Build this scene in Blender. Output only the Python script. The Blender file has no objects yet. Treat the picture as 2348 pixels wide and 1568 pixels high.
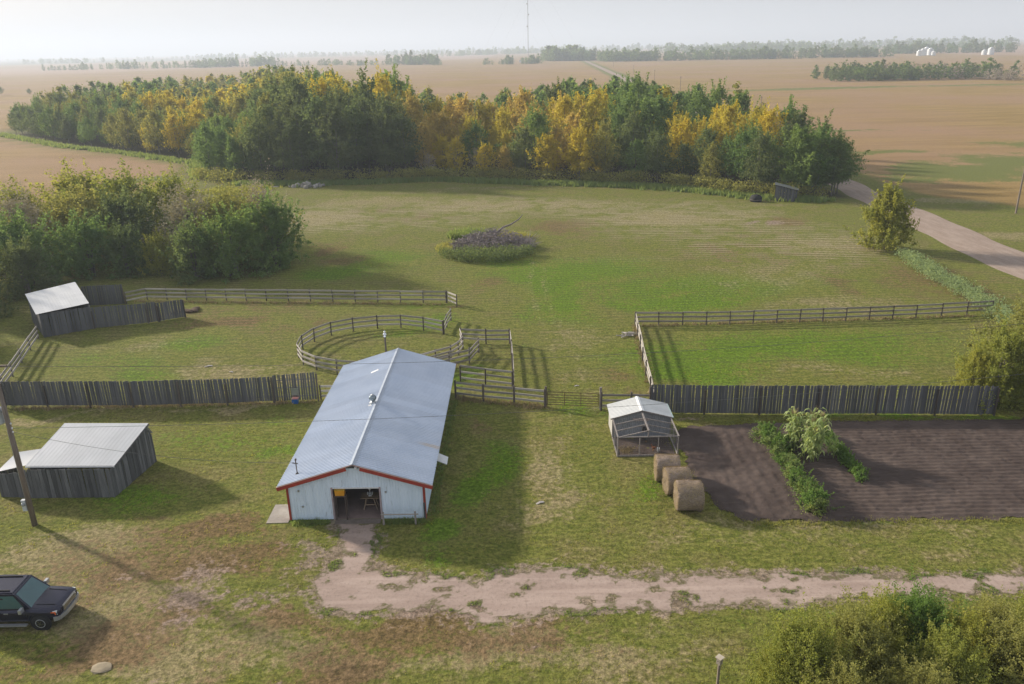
import bpy, math, random
import numpy as np
from mathutils import Vector, Matrix

random.seed(7)
RNG = np.random.default_rng(11)
scene = bpy.context.scene
col = scene.collection
R = math.radians

# ------------------------------------------------------------------ camera, sky, sun, exposure
CAM_H, PITCH, ROLL = 27.2, 20.32, 1.17
cam_data = bpy.data.cameras.new("camera")
cam_data.lens, cam_data.sensor_width = 28.0, 36.0
cam_data.clip_start, cam_data.clip_end = 0.5, 60000.0
cam = bpy.data.objects.new("camera", cam_data)
col.objects.link(cam)
cam.matrix_world = Matrix.Translation((0, 0, CAM_H)) @ Matrix.Rotation(R(90 - PITCH), 4, 'X') @ Matrix.Rotation(R(-ROLL), 4, 'Z')
scene.camera = cam

SUN_EL = R(21.0)
SUN_DIR = Vector((-0.859 * math.cos(SUN_EL), 0.513 * math.cos(SUN_EL), math.sin(SUN_EL)))   # towards the sun
world = bpy.data.worlds.new("World")
scene.world = world
world.use_nodes = True
wt = world.node_tree
wt.nodes.clear()
sky_n = wt.nodes.new('ShaderNodeTexSky')
sky_n.sky_type = 'NISHITA'
sky_n.sun_disc = False
sky_n.sun_elevation = SUN_EL
sky_n.sun_rotation = math.atan2(SUN_DIR.x, SUN_DIR.y)
sky_n.air_density, sky_n.dust_density, sky_n.ozone_density = 1.0, 4.0, 1.5
pale = wt.nodes.new('ShaderNodeMixRGB')            # thin even high cloud over the whole sky
pale.inputs[0].default_value = 0.75
pale.inputs[2].default_value = (5.3, 5.5, 5.85, 1)
bg = wt.nodes.new('ShaderNodeBackground')
bg.inputs[1].default_value = 0.086
wo = wt.nodes.new('ShaderNodeOutputWorld')
wt.links.new(sky_n.outputs[0], pale.inputs[1])
wt.links.new(pale.outputs[0], bg.inputs[0])
wt.links.new(bg.outputs[0], wo.inputs[0])

sun_data = bpy.data.lights.new("sun", 'SUN')
sun_data.energy = 5.0
sun_data.angle = R(3.2)
sun_data.color = (1.0, 0.90, 0.76)
sun = bpy.data.objects.new("sun", sun_data)
col.objects.link(sun)
sun.rotation_euler = SUN_DIR.to_track_quat('Z', 'Y').to_euler()

scene.view_settings.view_transform = 'Standard'
scene.view_settings.look = 'None'
scene.view_settings.exposure = 0.66
scene.view_settings.gamma = 1.0
scene.view_settings.use_curve_mapping = False
cy = scene.cycles
cy.max_bounces = 5
cy.diffuse_bounces = 2
cy.glossy_bounces = 2
cy.transmission_bounces = 3
cy.volume_bounces = 1
cy.transparent_max_bounces = 4
cy.caustics_reflective = cy.caustics_refractive = False

# ------------------------------------------------------------------ helpers: places
PW, PH = 2347.0, 1568.0
FPX = PW * 28 / 36
_p, _r = R(PITCH), R(ROLL)


def at(x, y, z=0.0):
    """World point at height z that the photograph shows at (x, y)."""
    u, v = x - PW / 2, PH / 2 - y
    u2 = u * math.cos(_r) + v * math.sin(_r)
    v2 = -u * math.sin(_r) + v * math.cos(_r)
    d = Vector((u2, FPX * math.cos(_p) + v2 * math.sin(_p), -FPX * math.sin(_p) + v2 * math.cos(_p)))
    return Vector((0, 0, CAM_H)) + d * ((z - CAM_H) / d.z)


def to_px(x, y, z=0.0):
    qz = z - CAM_H
    zf = y * math.cos(_p) - qz * math.sin(_p)
    vv = y * math.sin(_p) + qz * math.cos(_p)
    u2, v2 = x / zf * FPX, vv / zf * FPX
    return (u2 * math.cos(_r) - v2 * math.sin(_r) + PW / 2, PH / 2 - (u2 * math.sin(_r) + v2 * math.cos(_r)))


# ------------------------------------------------------------------ helpers: numpy noise and polygons
def _hash(ix, iy, seed):
    h = (ix.astype(np.int64) * 374761393 + iy.astype(np.int64) * 668265263 + seed * 974711) & 0x7fffffff
    h = ((h ^ (h >> 13)) * 1274126177) & 0x7fffffff
    return ((h ^ (h >> 16)) & 0xffff) / 65535.0


def vnoise(x, y, seed=0):
    ix, iy = np.floor(x), np.floor(y)
    fx, fy = x - ix, y - iy
    fx, fy = fx * fx * (3 - 2 * fx), fy * fy * (3 - 2 * fy)
    a, b = _hash(ix, iy, seed), _hash(ix + 1, iy, seed)
    c, d = _hash(ix, iy + 1, seed), _hash(ix + 1, iy + 1, seed)
    return (a * (1 - fx) + b * fx) * (1 - fy) + (c * (1 - fx) + d * fx) * fy


def fbm(x, y, scale, octaves=4, seed=0):
    """about -1..1"""
    s, amp, tot = 0.0, 1.0, 0.0
    for o in range(octaves):
        s = s + amp * (vnoise(x * scale * 2 ** o, y * scale * 2 ** o, seed + o * 17) * 2 - 1)
        tot += amp
        amp *= 0.55
    return s / tot * 1.6


def poly_sd(px, py, poly):
    """signed distance to a polygon, positive inside"""
    poly = np.asarray([(p[0], p[1]) for p in poly], float)
    d = np.full(px.shape, 1e18)
    inside = np.zeros(px.shape, bool)
    n = len(poly)
    for i in range(n):
        ax, ay = poly[i]
        bx, by = poly[(i + 1) % n]
        ex, ey = bx - ax, by - ay
        t = np.clip(((px - ax) * ex + (py - ay) * ey) / (ex * ex + ey * ey + 1e-12), 0, 1)
        d = np.minimum(d, (px - ax - t * ex) ** 2 + (py - ay - t * ey) ** 2)
        if abs(ey) > 1e-12:
            c = ((ay > py) != (by > py)) & (px < ex * (py - ay) / ey + ax)
            inside ^= c
    d = np.sqrt(d)
    return np.where(inside, d, -d)


def line_d(px, py, pts):
    d = np.full(px.shape, 1e18)
    for (ax, ay), (bx, by) in zip(pts[:-1], pts[1:]):
        ex, ey = bx - ax, by - ay
        t = np.clip(((px - ax) * ex + (py - ay) * ey) / (ex * ex + ey * ey), 0, 1)
        d = np.minimum(d, (px - ax - t * ex) ** 2 + (py - ay - t * ey) ** 2)
    return np.sqrt(d)


def sstep(a, b, x):
    t = np.clip((x - a) / (b - a), 0, 1)
    return t * t * (3 - 2 * t)


# ------------------------------------------------------------------ helpers: objects and meshes
def tag(o, label=None, cat=None, group=None, kind=None):
    if label: o['label'] = label
    if cat: o['category'] = cat
    if group: o['group'] = group
    if kind: o['kind'] = kind
    return o


def thing(name, label, cat, loc=(0, 0, 0), rz=0.0, group=None):
    e = bpy.data.objects.new(name, None)
    e.empty_display_size = 0.3
    e.location = loc
    e.rotation_euler = (0, 0, rz)
    col.objects.link(e)
    return tag(e, label, cat, group)


def put(name, mesh, mat=None, parent=None, world_coords=False):
    o = bpy.data.objects.new(name, mesh)
    if mat is not None and not mesh.materials:
        mesh.materials.append(mat)
    col.objects.link(o)
    if parent is not None:
        o.parent = parent
        if world_coords:
            m = Matrix.LocRotScale(parent.location, parent.rotation_euler, parent.scale)
            q = parent
            while q.parent is not None:
                q = q.parent
                m = Matrix.LocRotScale(q.location, q.rotation_euler, q.scale) @ m
            o.matrix_parent_inverse = m.inverted()
    return o


def np_mesh(name, V, F, smooth=False):
    me = bpy.data.meshes.new(name)
    V = np.asarray(V, np.float32)
    F = np.asarray(F, np.int32)
    k = F.shape[1]
    me.vertices.add(len(V))
    me.vertices.foreach_set('co', V.ravel())
    me.loops.add(F.size)
    me.loops.foreach_set('vertex_index', F.ravel())
    me.polygons.add(len(F))
    me.polygons.foreach_set('loop_start', np.arange(0, F.size, k, dtype=np.int32))
    me.polygons.foreach_set('loop_total', np.full(len(F), k, np.int32))
    me.update(calc_edges=True)
    if smooth:
        me.polygons.foreach_set('use_smooth', np.ones(len(F), bool))
    return me


def set_attr(me, name, vals):
    a = me.attributes.new(name, 'FLOAT', 'POINT')
    a.data.foreach_set('value', np.asarray(vals, np.float32))


class MB:
    def __init__(self):
        self.v, self.f = [], []

    def add(self, vs, fs):
        b = len(self.v)
        self.v += [tuple(x) for x in vs]
        self.f += [tuple(i + b for i in f) for f in fs]
        return self

    BF = [(0, 3, 2, 1), (4, 5, 6, 7), (0, 1, 5, 4), (1, 2, 6, 5), (2, 3, 7, 6), (3, 0, 4, 7)]

    def box(self, c, s, rz=0.0, taper=1.0):
        x, y, z = s[0] / 2, s[1] / 2, s[2] / 2
        cr, sr = math.cos(rz), math.sin(rz)
        vs = []
        for dz in (-z, z):
            k = taper if dz > 0 else 1.0
            for dx, dy in ((-x, -y), (x, -y), (x, y), (-x, y)):
                dx, dy = dx * k, dy * k
                vs.append((c[0] + dx * cr - dy * sr, c[1] + dx * sr + dy * cr, c[2] + dz))
        return self.add(vs, MB.BF)

    def span(self, a, b):
        return self.box([(a[i] + b[i]) / 2 for i in range(3)], [abs(b[i] - a[i]) for i in range(3)])

    def beam(self, p0, p1, w, h):
        p0, p1 = Vector(p0), Vector(p1)
        d = (p1 - p0).normalized()
        up = Vector((0, 0, 1)) if abs(d.z) < 0.95 else Vector((0, 1, 0))
        s = d.cross(up).normalized()
        u = s.cross(d).normalized()
        vs = []
        for p in (p0, p1):
            for a, b in ((-1, -1), (1, -1), (1, 1), (-1, 1)):
                vs.append(p + s * (a * w / 2) + u * (b * h / 2))
        return self.add(vs, [(0, 1, 2, 3), (7, 6, 5, 4), (0, 4, 5, 1), (1, 5, 6, 2), (2, 6, 7, 3), (3, 7, 4, 0)])

    def tube(self, pts, rad, n=8, cap=True):
        pts = [Vector(p) for p in pts]
        if not hasattr(rad, '__len__'):
            rad = [rad] * len(pts)
        vs, fs = [], []
        for i, p in enumerate(pts):
            d = (pts[min(i + 1, len(pts) - 1)] - pts[max(i - 1, 0)]).normalized()
            a = d.cross(Vector((0.13, 0.97, 0.21)) if abs(d.y) < 0.9 else Vector((1, 0, 0))).normalized()
            b = d.cross(a)
            for k in range(n):
                t = 2 * math.pi * k / n
                vs.append(p + (a * math.cos(t) + b * math.sin(t)) * rad[i])
        for i in range(len(pts) - 1):
            for k in range(n):
                fs.append((i * n + k, i * n + (k + 1) % n, (i + 1) * n + (k + 1) % n, (i + 1) * n + k))
        if cap:
            fs.append(tuple(range(n))[::-1])
            fs.append(tuple((len(pts) - 1) * n + k for k in range(n)))
        return self.add(vs, fs)

    def lathe(self, prof, c=(0, 0, 0), n=16, axis='Z'):
        vs, fs = [], []
        for r_, z in prof:
            for k in range(n):
                t = 2 * math.pi * k / n
                p = (r_ * math.cos(t), r_ * math.sin(t), z)
                if axis == 'X': p = (p[2], p[0], p[1])
                if axis == 'Y': p = (p[0], p[2], p[1])
                vs.append((p[0] + c[0], p[1] + c[1], p[2] + c[2]))
        m = len(prof)
        for i in range(m - 1):
            for k in range(n):
                fs.append((i * n + k, i * n + (k + 1) % n, (i + 1) * n + (k + 1) % n, (i + 1) * n + k))
        fs.append(tuple(range(n))[::-1])
        fs.append(tuple((m - 1) * n + k for k in range(n)))
        return self.add(vs, fs)

    def mesh(self, name, smooth=False):
        me = bpy.data.meshes.new(name)
        me.from_pydata(self.v, [], self.f)
        me.update()
        if smooth:
            me.polygons.foreach_set('use_smooth', np.ones(len(me.polygons), bool))
        return me

    def build(self, name, mat, parent=None, smooth=False, world_coords=False):
        return put(name, self.mesh(name, smooth), mat, parent, world_coords)


# shared unit pieces (x, y, z all -0.5..0.5; the long axis is z)
_unit = {}


def unit_mesh(shape, mat):
    key = (shape, mat.name)
    if key in _unit:
        return _unit[key]
    if shape == 'box':
        me = MB().box((0, 0, 0), (1, 1, 1)).mesh('piece')
    elif shape == 'round':
        me = MB().tube([(0, 0, -.5), (0, 0, .5)], [.52, .48], 8).mesh('piece', False)
    else:                                           # weathered boards with uneven ends and slight bow
        rr = random.Random(shape)
        m = MB()
        w0, w1, w2 = .5, .5 - rr.uniform(0, .05), .5 - rr.uniform(0, .08)
        vs = []
        bow = rr.uniform(-.1, .1)
        for z, w, yb in ((-.5, w0, 0), (0, w1, bow), (.5, w2, 0)):
            for dx, dy in ((-w, -.5), (w, -.5), (w, .5), (-w, .5)):
                zz = z + (rr.uniform(-.006, .02) if z > .4 and dx > 0 else 0)
                vs.append((dx, dy + yb, zz))
        fs = [(0, 3, 2, 1), (8, 9, 10, 11)]
        for a in (0, 4):
            for k in range(4):
                fs.append((a + k, a + (k + 1) % 4, a + 4 + (k + 1) % 4, a + 4 + k))
        m.add(vs, fs)
        me = m.mesh('piece')
    me.materials.append(mat)
    _unit[key] = me
    return me


def piece(name, parent, mat, p0, p1, w, h, shape='box', side=None):
    """a post, rail or board from p0 to p1 (world), w across and h deep; shares its mesh with its like"""
    p0, p1 = Vector(p0), Vector(p1)
    d = p1 - p0
    L = d.length
    d.normalize()
    if side is not None:
        s = Vector(side).normalized()
    else:
        s = d.cross(Vector((0, 0, 1))) if abs(d.z) < 0.95 else Vector((1, 0, 0))
        s.normalize()
    u = d.cross(s).normalized()
    s = u.cross(d).normalized()
    o = put(name, unit_mesh(shape, mat), None, parent, True)
    c = (p0 + p1) / 2
    o.matrix_basis = Matrix(((s.x * w, u.x * h, d.x * L, c.x), (s.y * w, u.y * h, d.y * L, c.y), (s.z * w, u.z * h, d.z * L, c.z), (0, 0, 0, 1)))
    return o


# ------------------------------------------------------------------ helpers: materials
class NT:
    def __init__(self, name):
        self.m = bpy.data.materials.new(name)
        self.m.use_nodes = True
        self.t = self.m.node_tree
        self.t.nodes.clear()
        self.out = self.t.nodes.new('ShaderNodeOutputMaterial')

    def n(self, typ, **kw):
        nd = self.t.nodes.new(typ)
        for k, v in kw.items():
            if k in ('inp',):
                for kk, vv in v.items():
                    self.set(nd.inputs[kk], vv)
            else:
                setattr(nd, k, v)
        return nd

    def set(self, sock, v):
        if hasattr(v, 'is_output') or isinstance(v, bpy.types.NodeSocket):
            self.t.links.new(v, sock)
        elif isinstance(v, tuple) and len(v) == 3 and sock.type == 'RGBA':
            sock.default_value = (*v, 1)
        else:
            sock.default_value = v

    def math(self, op, a, b=0.0, c=0.0, clamp=False):
        nd = self.n('ShaderNodeMath', operation=op, use_clamp=clamp)
        for i, v in enumerate((a, b, c)):
            self.set(nd.inputs[i], v)
        return nd.outputs[0]

    def mix(self, f, a, b, mode='MIX'):
        nd = self.n('ShaderNodeMixRGB', blend_type=mode)
        self.set(nd.inputs[0], f)
        self.set(nd.inputs[1], a)
        self.set(nd.inputs[2], b)
        return nd.outputs[0]

    def noise(self, vec, scale, detail=4.0, rough=0.55, dist=0.0):
        nd = self.n('ShaderNodeTexNoise')
        self.set(nd.inputs['Vector'], vec)
        nd.inputs['Scale'].default_value = scale
        nd.inputs['Detail'].default_value = detail
        nd.inputs['Roughness'].default_value = rough
        nd.inputs['Distortion'].default_value = dist
        return nd.outputs[0]

    def ramp(self, v, a, b):
        """0 at a, 1 at b, smooth"""
        nd = self.n('ShaderNodeMapRange', interpolation_type='SMOOTHSTEP')
        self.set(nd.inputs[0], v)
        nd.inputs[1].default_value, nd.inputs[2].default_value = a, b
        return nd.outputs[0]

    def attr(self, name):
        return self.n('ShaderNodeAttribute', attribute_name=name).outputs['Fac']

    def pos(self):
        return self.n('ShaderNodeNewGeometry').outputs['Position']

    def objco(self):
        return self.n('ShaderNodeTexCoord').outputs['Object']

    def rnd(self):
        return self.n('ShaderNodeObjectInfo').outputs['Random']

    def vscale(self, v, s):
        nd = self.n('ShaderNodeVectorMath', operation='MULTIPLY')
        self.set(nd.inputs[0], v)
        nd.inputs[1].default_value = s
        return nd.outputs[0]

    def finish(self, color, rough=0.8, metallic=0.0, bump=None, bump_strength=0.3, bump_dist=0.02, spec=0.3):
        p = self.n('ShaderNodeBsdfPrincipled')
        self.set(p.inputs['Base Color'], color)
        self.set(p.inputs['Roughness'], rough)
        self.set(p.inputs['Metallic'], metallic)
        p.inputs['Specular IOR Level'].default_value = spec
        if bump is not None:
            b = self.n('ShaderNodeBump')
            b.inputs['Strength'].default_value = bump_strength
            b.inputs['Distance'].default_value = bump_dist
            self.set(b.inputs['Height'], bump)
            self.t.links.new(b.outputs[0], p.inputs['Normal'])
        self.t.links.new(p.outputs[0], self.out.inputs[0])
        return self.m


def simple(name, c1, c2=None, scale=2.0, rough=0.8, metallic=0.0, stretch=(1, 1, 1), rand=0.0, bump=0.0, world_space=False, spec=0.3):
    t = NT(name)
    c2 = c2 or tuple(x * 0.75 for x in c1)
    v = t.pos() if world_space else t.objco()
    if rand and not world_space:
        nd = t.n('ShaderNodeVectorMath', operation='ADD')
        t.set(nd.inputs[0], v)
        cb = t.n('ShaderNodeCombineXYZ')
        rr = t.math('MULTIPLY', t.rnd(), 37.0)
        t.set(cb.inputs[0], rr); t.set(cb.inputs[2], rr)
        t.set(nd.inputs[1], cb.outputs[0])
        v = nd.outputs[0]
    n1 = t.noise(t.vscale(v, stretch), scale, 6.0, 0.65)
    c = t.mix(t.ramp(n1, 0.3, 0.7), c1, c2)
    if rand:
        k = t.math('MULTIPLY_ADD', t.rnd(), 2 * rand, 1 - rand)
        cc = t.n('ShaderNodeCombineColor')
        for i in range(3):
            t.set(cc.inputs[i], k)
        c = t.mix(1.0, c, cc.outputs[0], 'MULTIPLY')
    return t.finish(c, rough, metallic, n1 if bump else None, bump, 0.02, spec)


def leaf_mat(name, a, b, c, trans=0.5, k=2.6):
    """a, b: the two leaf colours on one plant; c: the shift from plant to plant"""
    a, b, c = [tuple(min(.8, x * k) for x in q) for q in (a, b, c)]
    t = NT(name)
    ti = t.attr('tint')
    base = t.mix(ti, a, b)
    base = t.mix(t.math('MULTIPLY', t.rnd(), 0.6), base, c)
    dif = t.n('ShaderNodeBsdfDiffuse')
    tr = t.n('ShaderNodeBsdfTranslucent')
    t.set(dif.inputs[0], base)
    t.set(tr.inputs[0], t.mix(1.0, base, (1.15, 1.1, 0.7), 'MULTIPLY'))
    ms = t.n('ShaderNodeMixShader')
    ms.inputs[0].default_value = trans
    t.t.links.new(dif.outputs[0], ms.inputs[1])
    t.t.links.new(tr.outputs[0], ms.inputs[2])
    t.t.links.new(ms.outputs[0], t.out.inputs[0])
    return t.m


WOOD = simple('weathered_grey_wood', (0.135, 0.136, 0.145), (0.076, 0.076, 0.083), 3.0, 0.9, 0, (4, 4, .6), rand=0.26, bump=0.2)
WOODL = simple('old_plank_wood', (0.15, 0.152, 0.158), (0.062, 0.062, 0.066), 3.0, 0.9, 0, (4, 4, .6), rand=0.45, bump=0.2)
RAIL = simple('pale_rail_wood', (0.42, 0.39, 0.36), (0.26, 0.235, 0.215), 3.0, 0.85, 0, (3, 3, .5), rand=0.3, bump=0.2)
RAILD = simple('brown_rail_wood', (0.34, 0.305, 0.285), (0.21, 0.18, 0.168), 3.0, 0.85, 0, (3, 3, .5), rand=0.3, bump=0.2)
POST = simple('dark_post_wood', (0.12, 0.10, 0.088), (0.07, 0.058, 0.05), 3.0, 0.9, 0, (3, 3, .6), rand=0.3, bump=0.2)
POLEW = simple('utility_pole_wood', (0.24, 0.195, 0.165), (0.15, 0.12, 0.10), 3.0, 0.9, 0, (3, 3, .4), rand=0.1, bump=0.2)
RED = simple('red_trim_paint', (0.38, 0.05, 0.032), (0.26, 0.038, 0.026), 1.2, 0.55)
CONC = simple('worn_concrete', (0.36, 0.32, 0.28), (0.25, 0.22, 0.195), 1.3, 0.9, bump=0.2)
GALV = simple('galvanised_steel', (0.48, 0.50, 0.52), (0.36, 0.38, 0.40), 3.0, 0.35, 0.7)
CHROME = simple('bright_chrome', (0.75, 0.76, 0.78), (0.6, 0.61, 0.63), 4.0, 0.18, 1.0)
BLACK = simple('black_rubber', (0.02, 0.02, 0.021), (0.013, 0.013, 0.014), 5.0, 0.8)
RUST = simple('rusty_pipe', (0.11, 0.06, 0.04), (0.07, 0.04, 0.028), 6.0, 0.8)
BARK = simple('grey_bark', (0.20, 0.18, 0.155), (0.11, 0.095, 0.085), 2.0, 0.95, 0, (2, 2, .5), rand=0.2, bump=0.3)
TWIG = simple('dead_grey_twigs', (0.25, 0.215, 0.215), (0.15, 0.125, 0.125), 3.0, 0.95, rand=0.15)
BLUE = simple('blue_plastic', (0.02, 0.11, 0.33), (0.02, 0.08, 0.25), 3.0, 0.4)
WHITE = simple('white_paint', (0.72, 0.73, 0.74), (0.6, 0.61, 0.62), 2.0, 0.6)
YELLOW = simple('yellow_plastic', (0.7, 0.33, 0.02), (0.55, 0.25, 0.015), 2.0, 0.5)
DARKIN = simple('dark_timber_lining', (0.10, 0.075, 0.065), (0.06, 0.045, 0.04), 2.0, 0.9)
PLY = simple('plywood', (0.30, 0.22, 0.15), (0.22, 0.16, 0.11), 3.0, 0.8)


def roof_mat(name, c1, c2, rough=0.42, spec=0.5, stain=None):
    t = NT(name)
    v = t.pos()
    n1 = t.noise(v, 0.5, 6, 0.6)
    n2 = t.noise(t.vscale(v, (1, 6, 1)), 0.9, 5, 0.6)
    c = t.mix(t.ramp(n1, .35, .7), c1, c2)
    c = t.mix(t.math('MULTIPLY', t.ramp(n2, .55, .8), 0.35), c, tuple(x * .82 for x in c2))
    if stain:
        c = t.mix(t.math('MULTIPLY', t.ramp(t.noise(t.vscale(v, (.5, 5, 1)), 0.7, 5, .6), .62, .75), .5), c, stain)
    if name == 'barn_roof_steel':               # a rust run on the right slope
        sp = t.n('ShaderNodeSeparateXYZ')
        t.set(sp.inputs[0], v)
        yy = t.math('ADD', sp.outputs[1], t.math('MULTIPLY_ADD', t.noise(v, 3.0, 4, .6), .5, -.25))
        mk = t.math('MULTIPLY', t.ramp(t.math('ABSOLUTE', t.math('SUBTRACT', yy, 46.9)), .30, .10), t.ramp(sp.outputs[0], -6.6, -5.6))
        c = t.mix(t.math('MULTIPLY', mk, .55), c, (0.52, 0.40, 0.28))
    k = t.math('MULTIPLY_ADD', t.rnd(), .12, .94)
    cc = t.n('ShaderNodeCombineColor')
    for i in range(3):
        t.set(cc.inputs[i], k)
    c = t.mix(1.0, c, cc.outputs[0], 'MULTIPLY')
    return t.finish(c, rough, 0.0, None, spec=spec)


ROOF_BARN = roof_mat('barn_roof_steel', (0.52, 0.575, 0.675), (0.455, 0.515, 0.62), 0.36, 0.55)
ROOF_SHED = roof_mat('shed_roof_steel', (0.58, 0.585, 0.60), (0.51, 0.52, 0.535), 0.5, 0.4)
ROOF_COOP = roof_mat('coop_roof_steel', (0.58, 0.585, 0.575), (0.50, 0.51, 0.51), 0.5, 0.4)


def wall_mat():
    t = NT('white_wall_steel')
    v = t.pos()
    n1 = t.noise(t.vscale(v, (3, 3, .5)), 1.2, 6, 0.65)
    n2 = t.noise(t.vscale(v, (9, 9, 1.2)), 1.0, 4, 0.6)
    c = t.mix(t.ramp(n1, .35, .75), (0.70, 0.80, 0.92), (0.60, 0.70, 0.82))
    c = t.mix(t.math('MULTIPLY', t.ramp(n2, .60, .72), .5), c, (0.27, 0.29, 0.31))
    return t.finish(c, .55, spec=.35)


WALL = wall_mat()
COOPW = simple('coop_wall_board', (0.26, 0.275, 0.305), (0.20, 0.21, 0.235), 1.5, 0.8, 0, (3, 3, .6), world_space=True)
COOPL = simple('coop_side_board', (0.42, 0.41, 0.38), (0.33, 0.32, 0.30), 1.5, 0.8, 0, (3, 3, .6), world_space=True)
FRAME = simple('run_frame_wood', (0.29, 0.26, 0.245), (0.18, 0.158, 0.15), 3.0, 0.85, 0, (3, 3, .5), rand=.2)
WIREM = simple('thin_wire', (0.16, 0.16, 0.165), (0.13, 0.13, 0.13), 3.0, 0.6, 0.5)

# leaves
L_GREEN = leaf_mat('leaf_green', (0.055, 0.085, 0.030), (0.095, 0.125, 0.040), (0.05, 0.085, 0.035))
L_DARK = leaf_mat('leaf_dark_green', (0.042, 0.062, 0.030), (0.075, 0.095, 0.038), (0.065, 0.072, 0.035))
L_OLIVE = leaf_mat('leaf_olive', (0.085, 0.090, 0.032), (0.15, 0.14, 0.045), (0.10, 0.105, 0.035))
L_YEL = leaf_mat('leaf_yellow', (0.19, 0.160, 0.028), (0.35, 0.275, 0.034), (0.17, 0.165, 0.035), 0.5, 2.2)
L_GOLD = leaf_mat('leaf_gold', (0.19, 0.145, 0.05), (0.32, 0.235, 0.065), (0.17, 0.15, 0.05), 0.5, 2.2)
L_BARE = leaf_mat('leaf_faded_mauve', (0.12, 0.10, 0.085), (0.18, 0.15, 0.12), (0.13, 0.125, 0.075), 0.2)
L_BRIGHT = leaf_mat('leaf_bright_green', (0.048, 0.083, 0.022), (0.085, 0.125, 0.032), (0.05, 0.085, 0.024))
L_YGREEN = leaf_mat('leaf_yellow_green', (0.095, 0.105, 0.025), (0.165, 0.155, 0.034), (0.085, 0.105, 0.03))
L_WEED = leaf_mat('leaf_weed', (0.06, 0.09, 0.035), (0.12, 0.135, 0.045), (0.08, 0.11, 0.04))
L_BLUEW = leaf_mat('leaf_blue_weed', (0.085, 0.115, 0.065), (0.14, 0.165, 0.085), (0.08, 0.12, 0.06))
L_CORN = leaf_mat('leaf_corn', (0.085, 0.12, 0.045), (0.20, 0.225, 0.11), (0.12, 0.15, 0.06))
L_STRAW = leaf_mat('straw', (0.27, 0.21, 0.12), (0.40, 0.32, 0.19), (0.30, 0.24, 0.14), 0.15, 1.0)

# ================================================================== the ground
ROAD = [(65, -60), (65.0, 105), (66.9, 150), (68.8, 180), (75, 300), (98, 670), (141, 1450), (200, 2600), (420, 7000)]
WOOD_POLY = [(-190, 312), (-143, 266), (-111, 241.5), (-82, 216), (-70, 186), (-61, 181), (-44, 178), (-30, 178.5), (-16, 181), (-6, 177), (8, 172),
             (21, 168), (31, 164), (38.5, 158), (45, 151.5), (51, 148), (62.2, 146.5), (62.6, 152), (61.5, 175), (60, 200), (57, 250), (58, 285), (24, 318), (-10, 295), (-52, 283), (-85, 400),
             (-150, 545), (-195, 515), (-205, 402)]
YARD_POLY = [(-400, -300), (-400, 110), (-120, 132), (-84, 163), (-74, 176), (-70, 184), (-61, 178), (-44, 174), (-16, 176), (8, 168), (31, 160), (45, 148), (58, 143),
             (61, 200), (72, 200), (73, 170), (77, 150), (88, 135), (115, 116), (200, 70), (700, -300)]


def axis(fine0, fine1, step, lo, hi, grow):
    a = list(np.arange(fine0, fine1 + 1e-6, step))
    s = step
    while a[-1] < hi:
        s *= grow
        a.append(a[-1] + s)
    s = step
    while a[0] > lo:
        s *= grow
        a.insert(0, a[0] - s)
    return np.array(a)


DRIVE_POLY = [at(*p) for p in ((705, 1352), (760, 1300), (772, 1268), (766, 1192), (872, 1192), (862, 1270), (850, 1300), (905, 1312), (1000, 1316), (1085, 1326), (1140, 1306), (1230, 1293), (1330, 1310), (1480, 1316), (1530, 1311), (1700, 1314),
                                (2000, 1312), (2200, 1315), (2500, 1318), (2500, 1352), (2347, 1354), (2150, 1364), (1980, 1378), (1900, 1382), (1700, 1390), (1560, 1394), (1350, 1402), (1240, 1410), (1160, 1428), (1090, 1432),
                                (1075, 1418), (1000, 1398), (900, 1404), (800, 1412), (725, 1402))]
ISLES = [(1345, 1378, .38, .32), (1565, 1388, .55, .55), (1560, 1365, .3, .35), (1400, 1370, .22, .2), (1090, 1390, .3, .2), (1100, 1320, .8, .5), (1010, 1350, .25, .12), (1210, 1345, .2, .12), (1265, 1396, .3, .2), (1490, 1327, .25, .2), (1800, 1358, .35, .1),
         (960, 1402, .8, .22), (1540, 1322, .25, .2), (860, 1300, .35, .25), (790, 1272, .35, .15), (1330, 1315, .25, .2), (1180, 1362, .2, .1), (1500, 1352, .15, .1), (905, 1345, .2, .08)]


gx = axis(-58, 72, 0.5, -16000, 16000, 1.10)
gy = axis(22, 125, 0.5, -400, 17000, 1.035)
GX, GY = np.meshgrid(gx, gy)
X, Y = GX.ravel(), GY.ravel()


def blobs(lst, seed, wob=0.35):
    s = np.zeros(X.shape)
    wx = X + 2.5 * fbm(X, Y, 0.12, 3, seed)
    wy = Y + 2.5 * fbm(X, Y, 0.12, 3, seed + 5)
    for dx, dy, rx, ry, amp in lst:
        p = at(dx, dy)
        q = ((wx - p.x) / rx) ** 2 + ((wy - p.y) / ry) ** 2
        s = np.maximum(s, amp * np.exp(-q * 0.9))
    return s


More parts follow.
